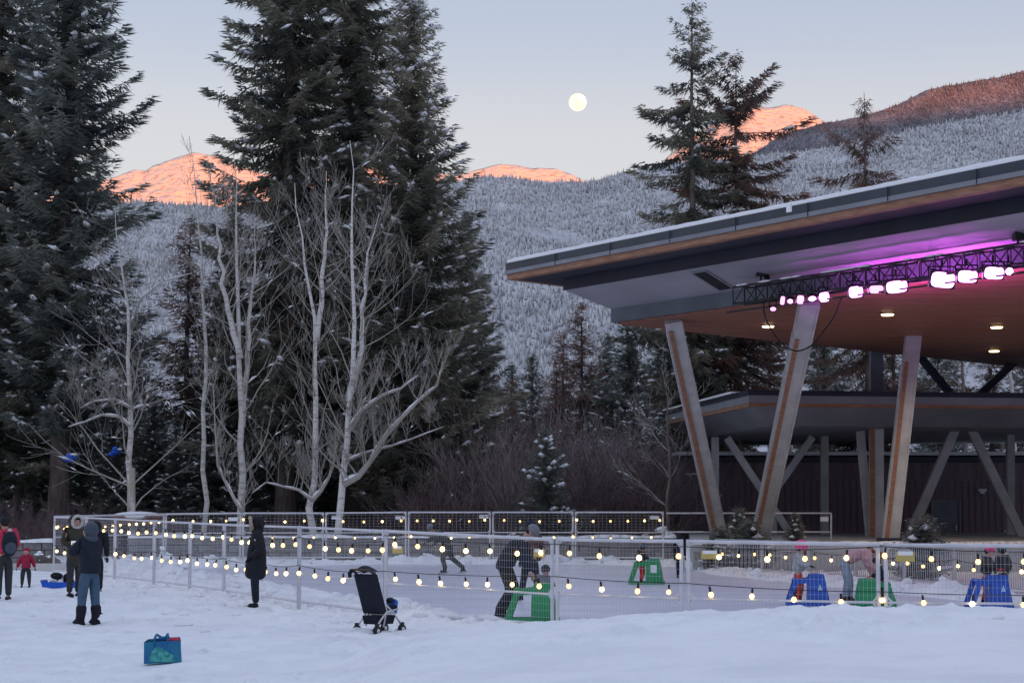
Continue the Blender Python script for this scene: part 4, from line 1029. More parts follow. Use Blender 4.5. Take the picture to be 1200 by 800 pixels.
for i, (a, d, k, s) in enumerate(((-12, 74, 1, .6), (22, 76, 1, .62), (48, 74, 1, .55), (75, 78, 1, .6), (105, 77, 1, .6), (180, 79, 1, .5), (215, 80, 1, .5), (265, 79, 1, .45), (315, 79, 1, .5), (340, 80, 1, .5), (435, 80, 1, .5), (470, 79, 1, .45))):
    shrub(k, ords[i] + ' dark bare shrub from the left along the low stone wall', a, d, s, i * 2.1, 'dark undergrowth behind the wall')
# ------------------------------------------------------------------ walls, fences, string lights
mat('wall_stone', (0.30, 0.29, 0.285), rough=0.9, col2=(0.19, 0.18, 0.18), vscale=2.2, bump=0.5, bscale=14)
mat('mortar', (0.16, 0.155, 0.15), rough=0.95)
mat('fence_white', (0.66, 0.66, 0.70), rough=0.45, metal=0.25, var=0.15, vscale=6)
mat('wire', (0.50, 0.50, 0.54), rough=0.45, metal=0.3)
mat('sign_yellow', (0.55, 0.42, 0.14), rough=0.5, var=0.12, vscale=8)
mat('sign_white', (0.80, 0.80, 0.80), rough=0.5)
mat('barrier_grey', (0.50, 0.50, 0.53), rough=0.45, metal=0.4, var=0.15, vscale=6)
mat('socket', (0.02, 0.02, 0.022), rough=0.5)
mat('bulb', (0.9, 0.8, 0.5), emit=(1.0, 0.66, 0.22), estr=3.0, rough=0.2)
mat('box_wood', (0.20, 0.09, 0.06), rough=0.7, var=0.3)

def stone_wall(label, p0, p1, h, courses, blen, seed, thick=0.5):
    r = random.Random(seed); p0 = Vector(p0); p1 = Vector(p1); d = p1 - p0; L = d.length; rz = math.atan2(d.y, d.x)
    t_ = thing('stone_wall', label, 'wall', tuple(p0), rz, 'low stone walls behind the rink')
    MB().box((L / 2, thick / 2 + .03, h / 2 - .25), (L, thick - .06, h + .46)).build('core', 'mortar', t_)
    ch = h / courses
    shared = {}
    for c in range(courses):
        x = -r.uniform(0, blen * .5)
        while x < L:
            w = blen * r.choice((0.7, 0.85, 1.0, 1.2, 1.4)); a, b = max(x, 0), min(x + w, L)
            if b - a > .1:
                k = (round(b - a, 2), c)
                if k not in shared: shared[k] = MB().box((0, 0, 0), (b - a - .035, thick, ch - .03)).mesh('stone', 'wall_stone')
                o = link('stone', shared[k], t_); o.location = ((a + b) / 2, thick / 2 + r.uniform(-.03, .03), ch * (c + .5) + r.uniform(-.005, .005))
            x += w
    m = MB(); n = int(L / .4)
    for i in range(n):
        a, b = L * i / n, L * (i + 1) / n
        f = lambda q: 0.05 + 0.05 * abs(math.sin(q * 1.7 + seed) + math.sin(q * .63))
        m.add([(a, -.05, h), (b, -.05, h), (b, thick + .05, h), (a, thick + .05, h), (a, 0, h + f(a)), (b, 0, h + f(b)), (b, thick, h + f(b)), (a, thick, h + f(a))],
              [(0, 1, 5, 4), (1, 2, 6, 5), (2, 3, 7, 6), (4, 5, 6, 7), (0, 4, 7, 3)])
    m.build('snow_cap', 'snow_cap', t_, True)
YW = 71.0
stone_wall('long low stone wall running behind the far fence with snow on top', (X(150, YW), YW, 0), (X(792, YW), YW, 0), 0.78, 3, 0.95, 5)
stone_wall('short grey stone wall behind the toddler at the left edge', (X(-60, 63), 63, 0), (X(61, 64.5), 64.5, 0), 0.74, 3, 0.9, 8)
k_ = MB().box((X(35, 59), 59.4, 0.06), (4.6, 0.5, 0.24)).build('kerb', 'concrete'); tag(k_, 'low pale concrete kerb in the snow behind the toddler', 'kerb')
bx_ = thing('storage_box', 'snow topped reddish box on legs behind the far fence at left', 'box', (X(160, 72.6), 72.6, 0))
MB().box((0, 0, 1.42), (1.8, 0.8, 0.26)).build('body', 'box_wood', bx_)
for sx in (-.8, .8):
    for sy in (-.3, .3): MB().box((sx, sy, .6), (.1, .1, 1.4)).build('leg', 'bark_dark', bx_)
MB().box((0, 0, 1.58), (1.9, 0.9, 0.06)).build('lid', 'box_wood', bx_)
m_ = MB().ell((0, 0, 1.6), (0.97, 0.5, 0.17), 20, 10); m_.build('snow_cap', 'snow_cap', bx_, True)

def ztop(px, d, tab): return tab
def rod(m, a, b, r, n=5): m.tube([a, b], r, n)
def panel(label, a, b, za, zb, base_a, base_b, group, mesh=True, mid=0.5, pr=0.024, wr=0.0024, vs_=0.075, hs=0.11, name='mesh_fence', mids=True, gap=0.05, wires=True):
    """one welded-mesh panel between two ground points; za, zb heights of its top rail"""
    a = Vector(a); b = Vector(b); d = Vector((b.x - a.x, b.y - a.y, 0)); L = d.length; u = d / L
    t_ = thing(name, label, 'fence', (a.x, a.y, 0), math.atan2(d.y, d.x), group)
    e0, e1 = gap, L - gap
    zt = lambda x: za + (zb - za) * x / L
    zl = lambda x: base_a + (base_b - base_a) * x / L
    for e in (e0, e1): MB().tube([(e, 0, zl(e) - .15), (e, 0, zt(e) + .03)], pr, 8).build('post', 'fence_white', t_)
    MB().tube([(e0, 0, zt(e0)), (e1, 0, zt(e1))], pr * .9, 8).build('top_rail', 'fence_white', t_)
    lowz = lambda x: zl(x) + 0.10
    MB().tube([(e0, 0, lowz(e0)), (e1, 0, lowz(e1))], pr * .9, 8).build('bottom_rail', 'fence_white', t_)
    if mids:
        mz = lambda x: zl(x) + (zt(x) - zl(x)) * mid
        m = MB().tube([(e0, 0, mz(e0)), (e1, 0, mz(e1))], pr * .62, 8)
        for e, s in ((e0, 1), (e1, -1)):      # corner gussets
            m.tube([(e, 0, mz(e) + .10), (e + s * .09, 0, mz(e))], pr * .5, 5); m.tube([(e, 0, mz(e) - .10), (e + s * .09, 0, mz(e))], pr * .5, 5)
            m.tube([(e, 0, zt(e) - .10), (e + s * .09, 0, zt(e))], pr * .5, 5)
        m.build('mid_rail', 'fence_white', t_)
    if wires:
        m = MB(); x = e0 + vs_ / 2
        while x < e1: m.tube([(x, 0, lowz(x)), (x, 0, zt(x))], wr, 3, False); x += vs_
        k = 1
        while lowz(0) + k * hs < zt(0) - .03:
            m.tube([(e0, 0.004, lowz(e0) + k * hs), (e1, 0.004, lowz(e1) + k * hs * (zt(e1) - lowz(e1)) / (zt(e0) - lowz(e0)))], wr, 3, False); k += 1
        o = m.build('wire_mesh', 'wire', t_, recalc=False); tag(o, kind='stuff')
    return t_
def vtop(px, y, d): return P(px, y, d).z
left_top = [606, 606.5, 608, 610.5, 612.5, 614.5, 616, 617.5, 622]
left_lab = ['far left corner panel of the rink fence behind the olive coat', 'rink fence panel hidden behind the phone holding woman', 'rink fence panel just right of the phone holding woman', 'fourth panel from the far left corner of the rink fence', 'fifth panel from the far left corner of the rink fence',
            'rink fence panel just left of the woman in the long dark parka', 'rink fence panel just right of the woman in the long dark parka', 'rink fence panel left of the stroller']
pL = [(X(a, d), d) for a, d in FENCE_LEFT]
for i in range(len(pL) - 1):
    (x0_, y0_), (x1_, y1_) = pL[i], pL[i + 1]
    panel(left_lab[i], (x0_, y0_, 0), (x1_, y1_, 0), vtop(FENCE_LEFT[i][0], left_top[i], y0_), vtop(FENCE_LEFT[i + 1][0], left_top[i + 1], y1_), 0.03, 0.03, 'near side rink fence panels', mids=i > 6, wr=0.0017, pr=0.026, mid=.42)
fr_top = [622, 632, 634, 638, 640]
fr_lab = ['mesh fence panel behind and right of the stroller', 'mesh fence panel in front of the first green skating aid', 'mesh fence panel in front of the blue skating aid and pink jacket', 'mesh fence panel at the right edge in front of the pink hatted child']
pF = [(X(a, d), d) for a, d in FENCE_FRONT]
for i in range(len(pF) - 1):
    (x0_, y0_), (x1_, y1_) = pF[i], pF[i + 1]
    panel(fr_lab[i], (x0_, y0_, 0), (x1_, y1_, 0), vtop(FENCE_FRONT[i][0], fr_top[i], y0_), vtop(FENCE_FRONT[i + 1][0], fr_top[i + 1], y1_), 0.02, 0.02, 'near side rink fence panels', pr=0.031, wr=0.0019, vs_=0.06, hs=0.115, mid=0.40, gap=0.055)
bk_lab = ['angled far fence panel at the left corner of the rink', 'far fence panel behind the leftmost pale bare tree side', 'far fence panel in front of the forked pale tree', 'far fence panel in front of the two white birches',
          'far fence panel behind the skater with spread legs', 'far fence panel in front of the small snowy fir', 'far fence panel left of the slanted columns']
pB = [(X(a, d), d) for a, d in FENCE_BACK]
for i in range(len(pB) - 1):
    (x0_, y0_), (x1_, y1_) = pB[i], pB[i + 1]
    panel(bk_lab[i], (x0_, y0_, 0), (x1_, y1_, 0), vtop(0, [605, 602, 601, 601, 600, 600, 600, 600][i], y0_), vtop(0, [605, 602, 601, 601, 600, 600, 600, 600][i + 1], y1_), 0.04, 0.04, 'far rink fence panels', pr=0.034, wr=0.0034, vs_=0.15, hs=0.10, mid=0.58)
# plain rail at the end of the far fence
hr = thing('handrail', 'plain white two bar rail between the slanted columns and dark building', 'railing', (X(779, 67), 67.0, 0))
h0 = hr.location
for a, nm in ((838, 'post'), (974, 'post')):
    MB().tube([P(a, 601, 66.5) - h0, P(a, 640, 66.5) - h0], .03, 8).build(nm, 'fence_white', hr)
for y_, nm in ((601, 'top_rail'), (623, 'lower_rail')):
    MB().tube([P(781, y_, 66.5) - h0, P(974, y_, 66.5) - h0], .028, 8).build(nm, 'fence_white', hr)
p = P(868, 607, 66.45) - h0; MB().box(p, (0.32, .03, .16)).build('tag_plate', 'sign_white', hr)
p = P(966, 608, 66.45) - h0; MB().box(p, (0.28, .03, .16)).build('tag_plate', 'sign_white', hr)
# snow on one gate post, small tops
def sign(label, px, py, line, w, h, matn, kind='fence_sign'):
    """small plate wired to a fence line"""
    for (a0, d0), (a1, d1) in zip(line[:-1], line[1:]):
        if a0 <= px <= a1:
            x0_, x1_ = X(a0, d0), X(a1, d1); f = 0.5
            for _ in range(30):
                f = min(max(f, 0), 1); xx, dd = x0_ + (x1_ - x0_) * f, d0 + (d1 - d0) * f
                f += (px - (600 + F * xx / dd)) * dd / F / max(abs(x1_ - x0_), .1)
            p = P(px, py, dd - .05); rz = math.atan2(d1 - d0, x1_ - x0_)
            t_ = thing(kind, label, 'sign', tuple(p), rz, 'signs on the rink fence')
            MB().box((0, 0, 0), (w, .012, h)).build('plate', matn, t_)
            if matn == 'sign_yellow': MB().box((0, -.004, h * .36), (w * .8, .012, h * .42)).build('white_band', 'sign_white', t_)
            return
sign('yellow sign on the fence between the stroller and far skater', 466, 644, FENCE_FRONT, .30, .12, 'sign_yellow')
sign('yellow sign on the fence above the man bending over', 632, 648, FENCE_FRONT, .26, .12, 'sign_yellow')
sign('yellow sign on the fence panel in front of the V columns', 832, 650, FENCE_FRONT, .27, .12, 'sign_yellow')
sign('yellow sign on the fence panel left of the pink hatted child', 1061, 652, FENCE_FRONT, .27, .14, 'sign_yellow')
for i, (a, y_, lab) in enumerate(((273, 608, 'leftmost small white plate on the far fence'), (394, 606, 'small white plate on the far fence right of the birches'), (469, 606, 'small white plate on the far fence left of the far skater'), (567, 605, 'small white plate on the far fence right of the far skater'), (767, 606, 'rightmost small white plate on the far fence'))):
    sign(lab, a, y_, FENCE_BACK, .34, .13, 'sign_white')

# picket barrier along the right side of the rink
pk = MB().tube([(0, 0, 0.12), (0, 0, 0.92)], 0.011, 5).mesh('picket', 'barrier_grey', True)
pBar = [(X(a, d), d) for a, d in BARRIER]
for i in range(len(pBar) - 1):
    (x0_, y0_), (x1_, y1_) = pBar[i], pBar[i + 1]; dx, dy = x1_ - x0_, y1_ - y0_; L = math.hypot(dx, dy)
    t_ = thing('crowd_barrier', ords[i] + ' grey picket barrier from the V columns along the far right rink edge', 'barrier', (x0_, y0_, 0.04), math.atan2(dy, dx), 'grey picket barriers')
    MB().tube([(.04, 0, .95), (L - .04, 0, .95)], .02, 7).build('top_rail', 'barrier_grey', t_); MB().tube([(.04, 0, .12), (L - .04, 0, .12)], .02, 7).build('bottom_rail', 'barrier_grey', t_)
    for e in (.04, L - .04): MB().tube([(e, 0, 0), (e, 0, .95)], .02, 7).build('post', 'barrier_grey', t_)
    n = int(L / .105)
    for k in range(1, n): o = link('picket', pk, t_, (L * k / n, 0, 0)); o.scale = (1, 1, 1.03)
    MB().box((.3, 0, .02), (.06, .5, .04)).box((L - .3, 0, .02), (.06, .5, .04)).build('foot', 'barrier_grey', t_)

# string lights
bulb_me = MB().tube([(0, 0, 0), (0, 0, -.014), (0, 0, -.034), (0, 0, -.058), (0, 0, -.074), (0, 0, -.080)], [.013, .026, .037, .035, .020, .004], 10).mesh('bulb', 'bulb', True)
mat('bulb_dim', (0.9, 0.8, 0.5), emit=(1.0, 0.60, 0.18), estr=1.9, rough=0.2); mat('bulb_bright', (0.9, 0.8, 0.5), emit=(1.0, 0.72, 0.30), estr=4.5, rough=0.2)
bulb_mes = [bulb_me]
for k_ in ('bulb_dim', 'bulb_bright'):
    b2_ = bulb_me.copy(); b2_.materials.clear(); b2_.materials.append(MAT[k_]); bulb_mes.append(b2_)
sock_me = MB().tube([(0, 0, .075), (0, 0, .07), (0, 0, .0), (0, 0, -.006)], [.006, .016, .018, .014], 8).mesh('socket', 'socket', True)
def string_lights(label, line, pys, spacing, scale=1.0, sag=0.06, off=0.06, seed=1, jit=.15):
    """line: (px, distance) posts; pys: rows of the cord at the posts"""
    r = random.Random(seed); pts = []
    for (a, d), y_ in zip(line, pys): pts.append(P(a, y_, d - off))
    t_ = thing('string_lights', label, 'string lights', tuple(pts[0]), 0, 'strings of warm round bulbs'); o0 = pts[0]
    wm = MB(); path = []
    for i in range(len(pts) - 1):
        L = (pts[i + 1] - pts[i]).length; n = max(4, int(L / .3))
        for k in range(n + (1 if i == len(pts) - 2 else 0)):
            f = k / n; path.append(pts[i].lerp(pts[i + 1], f) - Vector((0, 0, sag * 4 * f * (1 - f) * min(1, L / 3))))
    wm.tube([p - o0 for p in path], .006 * scale, 5); wm.build('cord', 'socket', t_)
    acc = spacing * .5; 
    for a, b in zip(path[:-1], path[1:]):
        L = (b - a).length; 
        while acc < L:
            p = a.lerp(b, acc / L) - o0; s = scale * r.uniform(.95, 1.08)
            bu = link('bulb', r.choice(bulb_mes), t_, p - Vector((r.uniform(-.012, .012), 0, .075 * s + r.uniform(0, .03)))); bu.scale = (s, s, s); bu.rotation_euler = (r.uniform(-.2, .2), r.uniform(-.2, .2), 0)
            so = link('socket', sock_me, bu)
            acc += spacing * r.uniform(1 - jit, 1 + jit)
        acc -= L
string_lights('upper string of bulbs along the far back fence', FENCE_BACK[1:], [604, 604, 604, 604, 604, 604, 604], 0.66, 1.12, seed=2)
string_lights('lower string of bulbs along the far back fence', [(283, 67.9)] + FENCE_BACK[3:], [624, 624, 624, 624, 624, 624], 0.72, 1.05, seed=3)
string_lights('short string of bulbs on the angled far left fence panel', FENCE_BACK[:2], [612, 606], 0.55, 1.12, seed=9)
string_lights('upper string of bulbs along the left side fence', FENCE_LEFT, [611, 612.5, 614, 616, 619, 622, 626, 629, 634], 0.74, 1.1, seed=4)
string_lights('lower string of bulbs along the left side fence', FENCE_LEFT, [638, 640, 642, 646, 649, 654, 658, 662, 669], 0.76, 1.1, seed=5)
string_lights('upper string of bulbs along the near front fence', FENCE_FRONT, [627, 637, 640, 640, 644], 0.64, 1.05, seed=6, sag=0.05)
string_lights('lower string of bulbs along the near front fence', FENCE_FRONT, [669, 675, 683, 693, 696], 0.64, 1.05, seed=7, sag=0.03)
string_lights('string of bulbs along the grey picket barrier', BARRIER, [641, 642, 644, 648, 652, 655, 657, 659], 0.80, 1.15, seed=8, sag=.1)
# snow lumps and small snowy bushes behind the far fence
for i, (a, d, s, lab) in enumerate(((598, 73, .75, 'snow buried bush behind the bending man'), (775, 72, .95, 'snow buried bush at the left of the V columns'), (745, 73.5, .6, 'small snow buried bush behind the green skating aid child'), (540, 73.5, .6, 'snow buried bush behind the far skater'), (45, 61, .42, 'dark low rock topped with snow beside the stone wall'))):
    x = X(a, d); t_ = thing('snowy_bush' if i < 4 else 'rock', lab, 'bush' if i < 4 else 'rock', (x, d, gz(x, d)), 0)
    r = np.random.default_rng(40 + i)
    if i < 4: 
        tw_ = MB(); dum = MB()
        for k in range(16):
            a_ = r.uniform(0, 6.28); grow_branch(tw_, dum, r, Vector((0, 0, 0)), Vector((math.cos(a_) * .8, math.sin(a_) * .8, 1)), s * 1.5, .018, 2, 3, .5, 0, .6)
        o = tw_.build('twigs', 'twig_dark', t_, recalc=False); tag(o, kind='stuff')
    else: 
        MB().ell((0, 0, .12), (.75, .4, .3), 12, 8).build('stone', 'bark_dark', t_)
    for k in range(9):
        a_ = r.uniform(0, 6.28); q = r.uniform(0, s * .8)
        MB().ell((math.cos(a_) * q * 1.3, math.sin(a_) * q * .6 - .1, s * r.uniform(.5, 1.25) * (1 - .3 * q / s)), (r.uniform(.12, .34) * s, .2 * s, r.uniform(.07, .16) * s), 9, 6, Matrix.Rotation(r.uniform(-.5, .5), 3, 'Y')).build('snow_lump', 'snow_cap', t_, True)
# potted firs by the stage
for i, (a, y_, d, s, lab) in enumerate(((866, 634, 60.6, .6, 'small evergreen between the legs of the front V column'), (932, 634, 60.3, .5, 'small evergreen on the stage right of the V column'), (1086, 636, 60.5, .48, 'small evergreen on the stage left of the grey door'))):
    p = P(a, y_, d); t_ = thing('potted_evergreen', lab, 'tree', (p.x, d, STG), i * 1.0, 'small evergreens round the stage')
    c, sm, tk, br = TREE_CACHE['potted']; t_.scale = (s, s, s)
    k = link('trunk', tk, t_); b = link('branches', br, k); tag(b, kind='stuff'); tag(link('crown', c, t_, (0, 0, .1)), kind='stuff'); tag(link('snow', sm, t_), kind='stuff')
    MB().tube([(0, 0, -.02), (0, 0, .25)], [.2, .25], 12).build('pot', 'black_metal', t_)
for i, (a, d, s, lab) in enumerate(((1082, 50.5, .95, 'dark bushy evergreen behind the picket barrier right of the pink jacket'), (880, 56.5, .9, 'dark evergreen behind the picket barrier below the V column'), (845, 58.0, .75, 'dark evergreen at the left end of the picket barrier'))):
    x = X(a, d); t_ = thing('evergreen_bush', lab, 'bush', (x, d, 0), i * 1.9, 'dark evergreens behind the picket barrier'); t_.scale = (s * 1.3, s * 1.3, s)
    c, sm, tk, br = TREE_CACHE['potted']
    k = link('trunk', tk, t_); b = link('branches', br, k); tag(b, kind='stuff'); tag(link('crown', c, t_), kind='stuff'); tag(link('snow', sm, t_), kind='stuff')
# bright blue lumps in the left trees
mat('lump_blue', (0.02, 0.10, 0.55), rough=0.4, var=0.3, vscale=6, bump=.5, bscale=8)
for a, y_, s, lab in ((81, 536, .42, 'bright blue lump hanging among the dark branches at left'), (136, 529, .30, 'smaller blue lump beside the leftmost pale trunk')):
    p = P(a, y_, 76); t_ = thing('blue_lump', lab, 'bundle', tuple(p)); r = np.random.default_rng(int(a))
    for k in range(6): MB().ell((r.normal(0, s * .4), r.normal(0, .1), r.normal(0, s * .2)), (s * r.uniform(.3, .6), .25, s * r.uniform(.25, .4)), 10, 7).build('fold', 'lump_blue', t_, True)
    MB().ell((s * .5, -.1, s * .3), (s * .4, .2, s * .12), 10, 6).build('snow_clump', 'snow_cap', t_, True)
    MB().tube([(0, 0, s * .2), (0.05, .1, 1.4)], .012, 5).build('cord', 'twig_dark', t_)
# ------------------------------------------------------------------ people
def cloth(name, c, rough=0.8, var=0.25, vs_=7.0, col2=None): return mat(name, c, rough=rough, var=var, vscale=vs_, col2=col2, bump=0.9, bscale=10, bdist=0.05)
cloth('skin', (0.55, 0.33, 0.25), 0.5, 0.1); cloth('black_cloth', (0.014, 0.016, 0.022)); cloth('navy', (0.014, 0.018, 0.034)); cloth('denim', (0.07, 0.13, 0.20)); cloth('light_denim', (0.28, 0.34, 0.42))
cloth('olive', (0.055, 0.05, 0.035)); cloth('red_coat', (0.38, 0.02, 0.06)); cloth('pink_red', (0.62, 0.045, 0.09)); cloth('pink_coat', (0.60, 0.32, 0.33)); cloth('hot_pink', (0.85, 0.08, 0.25), 0.4, 0.1)
cloth('grey_wool', (0.22, 0.23, 0.25)); cloth('slate', (0.075, 0.095, 0.125)); cloth('beige_fur', (0.48, 0.38, 0.28), 0.95, 0.4, 30); cloth('white_fur', (0.62, 0.58, 0.55), 0.95, 0.3, 30)
cloth('charcoal', (0.045, 0.045, 0.05)); cloth('brown_cloth', (0.11, 0.06, 0.045)); cloth('orange_red', (0.70, 0.06, 0.04)); cloth('pale_grey_coat', (0.40, 0.42, 0.42)); cloth('teal_hat', (0.10, 0.16, 0.17))
cloth('hair_dark', (0.02, 0.014, 0.010), 0.6); cloth('hair_red', (0.26, 0.075, 0.03), 0.6); cloth('camo', (0.10, 0.105, 0.095), 0.9, 0.5, 5); cloth('green_jacket', (0.085, 0.10, 0.085)); cloth('blue_cloth', (0.02, 0.07, 0.40))
mat('rubber', (0.02, 0.02, 0.022), rough=0.7); mat('eye', (0.02, 0.015, 0.012), rough=0.2); mat('lip', (0.40, 0.15, 0.13), rough=0.5); mat('blade', (0.55, 0.55, 0.58), rough=0.25, metal=0.9)

def skin_mesh(name, V, E, rad, matn, parent, sub=2, root=0):
    """continuous limb surface grown round a joint graph"""
    me = bpy.data.meshes.new(name); me.from_pydata([tuple(v) for v in V], E, [])
    o = bpy.data.objects.new(name, me); COL.objects.link(o)
    o.modifiers.new('skin', 'SKIN'); s = o.modifiers.new('sub', 'SUBSURF'); s.levels = sub; s.render_levels = sub
    o.modifiers['skin'].use_smooth_shade = True
    for i, r_ in enumerate(rad):
        d = me.skin_vertices[0].data[i]; d.radius = r_ if hasattr(r_, '__len__') else (r_, r_); d.use_root = (i == root)
    dg = bpy.context.evaluated_depsgraph_get(); dg.update()
    nm = bpy.data.meshes.new_from_object(o.evaluated_get(dg))
    bpy.data.objects.remove(o); bpy.data.meshes.remove(me)
    nm.name = name; nm.materials.clear(); nm.materials.append(MAT[matn])
    nm.polygons.foreach_set('use_smooth', [True] * len(nm.polygons))
    return link(name, nm, parent)

STAND = dict(pelvis=(0, 0, .95), waist=(0, 0, 1.10), chest=(0, 0, 1.30), neck=(.01, 0, 1.47), head=(.03, 0, 1.60),
             shoL=(0, .19, 1.41), elbL=(-.03, .25, 1.14), wriL=(.08, .24, .90), shoR=(0, -.19, 1.41), elbR=(-.03, -.25, 1.14), wriR=(.08, -.24, .90),
             hipL=(0, .09, .90), kneL=(.03, .10, .50), ankL=(0, .10, .09), hipR=(0, -.09, .90), kneR=(.03, -.10, .50), ankR=(0, -.10, .09))
def person(label, loc, face, H=1.68, pose=None, top='navy', legs='denim', shoes='black_cloth', hat=None, hatkind='beanie', hood=None, fur=None, hair='hair_dark', gloves='black_cloth',
           long=0.0, bulk=1.0, child=False, boots=False, skates=False, hands=True, group=None, name='person'):
    J = {k: Vector(v) for k, v in STAND.items()}
    for k, v in (pose or {}).items(): J[k] = Vector(v)
    s = H / 1.70
    t_ = thing(name, label, 'person', loc, face, group); t_.scale = (s, s, s)
    hk = 1.35 if child else 1.0           # children: larger head, shorter limbs
    if child:
        hd = J['head'] - J['neck']; J['head'] = J['neck'] + hd * 1.15
    up = (J['head'] - J['neck']).normalized()
    crown = J['head'] + up * .07 * hk; jaw = J['neck'].lerp(J['head'], .55)
    fw = Vector((1, 0, 0)); fw = (fw - up * fw.dot(up)).normalized() if 'facing' not in J else (J['facing'] - up * J['facing'].dot(up)).normalized()
    ids = {}; V = []; Rr = []; E = []
    def v(k, p, r_): ids[k] = len(V); V.append(p); Rr.append(r_); return ids[k]
    b = bulk
    v('pelvis', J['pelvis'], (.10 * b, .075 * b)); v('waist', J['waist'], (.09 * b, .07 * b)); v('chest', J['chest'], (.10 * b, .075 * b)); v('neck', J['neck'], .055)
    v('jaw', jaw + fw * .012, .080 * hk); v('head', J['head'] + fw * .01, .108 * hk); v('crown', crown, .082 * hk)
    E += [(0, 1), (1, 2), (2, 3), (3, 4), (4, 5), (5, 6)]
    for S in 'LR':
        v('sho' + S, J['sho' + S], .042); v('elb' + S, J['elb' + S], .030); v('wri' + S, J['wri' + S], .024)
        E += [(ids['chest'], ids['sho' + S]), (ids['sho' + S], ids['elb' + S]), (ids['elb' + S], ids['wri' + S])]
        v('hip' + S, J['hip' + S], .065); v('kne' + S, J['kne' + S], .040); v('ank' + S, J['ank' + S], .030)
        E += [(ids['pelvis'], ids['hip' + S]), (ids['hip' + S], ids['kne' + S]), (ids['kne' + S], ids['ank' + S])]
    body = skin_mesh('body', V, E, Rr, 'skin', t_, 1)
    # face
    rgt = fw.cross(up); hc = J['head']
    MB().tube([hc + fw * .085 * hk + up * .02, hc + fw * .118 * hk - up * .018, hc + fw * .09 * hk - up * .03], [.008, .017, .012], 6).build('nose', 'skin', t_, True)
    for sg in (-1, 1):
        MB().ell(hc + fw * .083 * hk + rgt * sg * .034 * hk + up * .018, .012 * hk, 8, 6).build('eye', 'eye', t_, True)
        MB().ell(hc + rgt * sg * .093 * hk, (.015, .015, .03), 8, 6).build('ear', 'skin', t_, True)
    MB().ell(hc + fw * .082 * hk - up * .05 * hk, (.012, .024, .007), 8, 6).build('mouth', 'lip', t_, True)
    # jacket
    jv = []; jr = []; je = []
    lowz = J['pelvis'] - Vector((0, 0, .06)) if not long else J['pelvis'].lerp((J['kneL'] + J['kneR']) / 2, long)
    jv += [J['chest'], J['waist'], J['pelvis'], J['chest'].lerp(J['neck'], .72)]; jr += [(.185 * b, .150 * b), (.178 * b, .145 * b), (.190 * b, .155 * b), (.095, .095)]; je += [(0, 1), (1, 2), (0, 3)]
    if long: jv.append(lowz); jr.append((.215 * b, .18 * b)); je.append((2, 4))
    for S in 'LR':
        o = len(jv); jv += [J['sho' + S], J['elb' + S], J['elb' + S].lerp(J['wri' + S], 1.02)]; jr += [.102 * (.5 + .5 * b), .084 * (.5 + .5 * b), .060]
        je += [(0, o), (o, o + 1), (o + 1, o + 2)]
    skin_mesh('jacket', jv, je, jr, top, t_, 2)
    # trousers
    tv = [J['pelvis'].lerp(J['waist'], .3), J['pelvis'] - (J['waist'] - J['pelvis']) * .25]; trr = [(.135 * b, .112 * b), (.135 * b, .11 * b)]; te = [(0, 1)]
    for S in 'LR':
        o = len(tv); tv += [J['hip' + S], J['kne' + S], J['ank' + S] + (J['kne' + S] - J['ank' + S]) * .02]; trr += [.108 * (.4 + .6 * b), .080 * (.4 + .6 * b), .066]
        te += [(1, o), (o, o + 1), (o + 1, o + 2)]
    skin_mesh('trousers', tv, te, trr, legs, t_, 2)
    # shoes
    for S in 'LR':
        a = J['ank' + S]; toe = J.get('toe' + S, a + Vector((.17, 0, -.045))); heel = a + (a - toe) * .3 + Vector((0, 0, -.035))
        vv = [a, a + Vector((.02, 0, -.04)), toe, heel]; rr = [.062, .058, .048, .046]; ee = [(0, 1), (1, 2), (1, 3)]
        if boots: vv.append(a.lerp(J['kne' + S], .72)); rr.append(.112); ee.append((0, 4)); rr[0] = .088
        if skates: vv.append(a.lerp(J['kne' + S], .3)); rr.append(.072); ee.append((0, 4))
        sh = skin_mesh('skate' if skates else 'boot', vv, ee, rr, shoes, t_, 1)
        if skates:
            d = (toe - a); d.z = 0; d.normalize(); c = (toe + heel) / 2
            MB().bar(heel - d * .03 + Vector((0, 0, -.055)), toe + d * .05 + Vector((0, 0, -.055)), .012, .05).build('blade', 'blade', sh)
    # hands: palm, four fingers, thumb
    if hands:
        for S in 'LR':
            w = J['wri' + S]; d = (w - J['elb' + S]).normalized(); sg = 1 if S == 'L' else -1
            sd_ = d.cross(Vector((0, 0, 1))); sd_ = sd_.normalized() if sd_.length > .1 else Vector((0, 1, 0))
            nn = sd_.cross(d).normalized(); m = MB(); k = 1.1
            m.ell(w + d * .045 * k, (.026, .040, .020), 10, 7, Matrix((nn.cross(sd_) if False else d, sd_, nn)).transposed())
            for f, ln in zip((-1.5, -.5, .5, 1.5), (.062, .075, .072, .055)):
                p = w + d * .075 * k + sd_ * f * .019; m.tube([p - d * .02, p + d * ln * .55 + nn * -.004, p + d * ln - nn * .022], [.0100, .0095, .007], 6)
            p = w + d * .03 + sd_ * sg * .03; m.tube([p, p + d * .03 + sd_ * sg * .024 - nn * .01, p + d * .06 + sd_ * sg * .026 - nn * .022], [.012, .011, .008], 6)
            m.build('glove' if gloves != 'skin' else 'hand', gloves, t_, True)
    m3 = Matrix((fw, rgt, up)).transposed()
    if hair:
        m = MB().ell(hc - fw * .022 + up * .025, (.098 * hk, .099 * hk, .105 * hk), 14, 10, m3)
        if hair == 'hair_red': m.ell(hc - fw * .07 - up * .10, (.06, .085, .15), 10, 8, m3)
        m.build('hair', hair, t_, True)
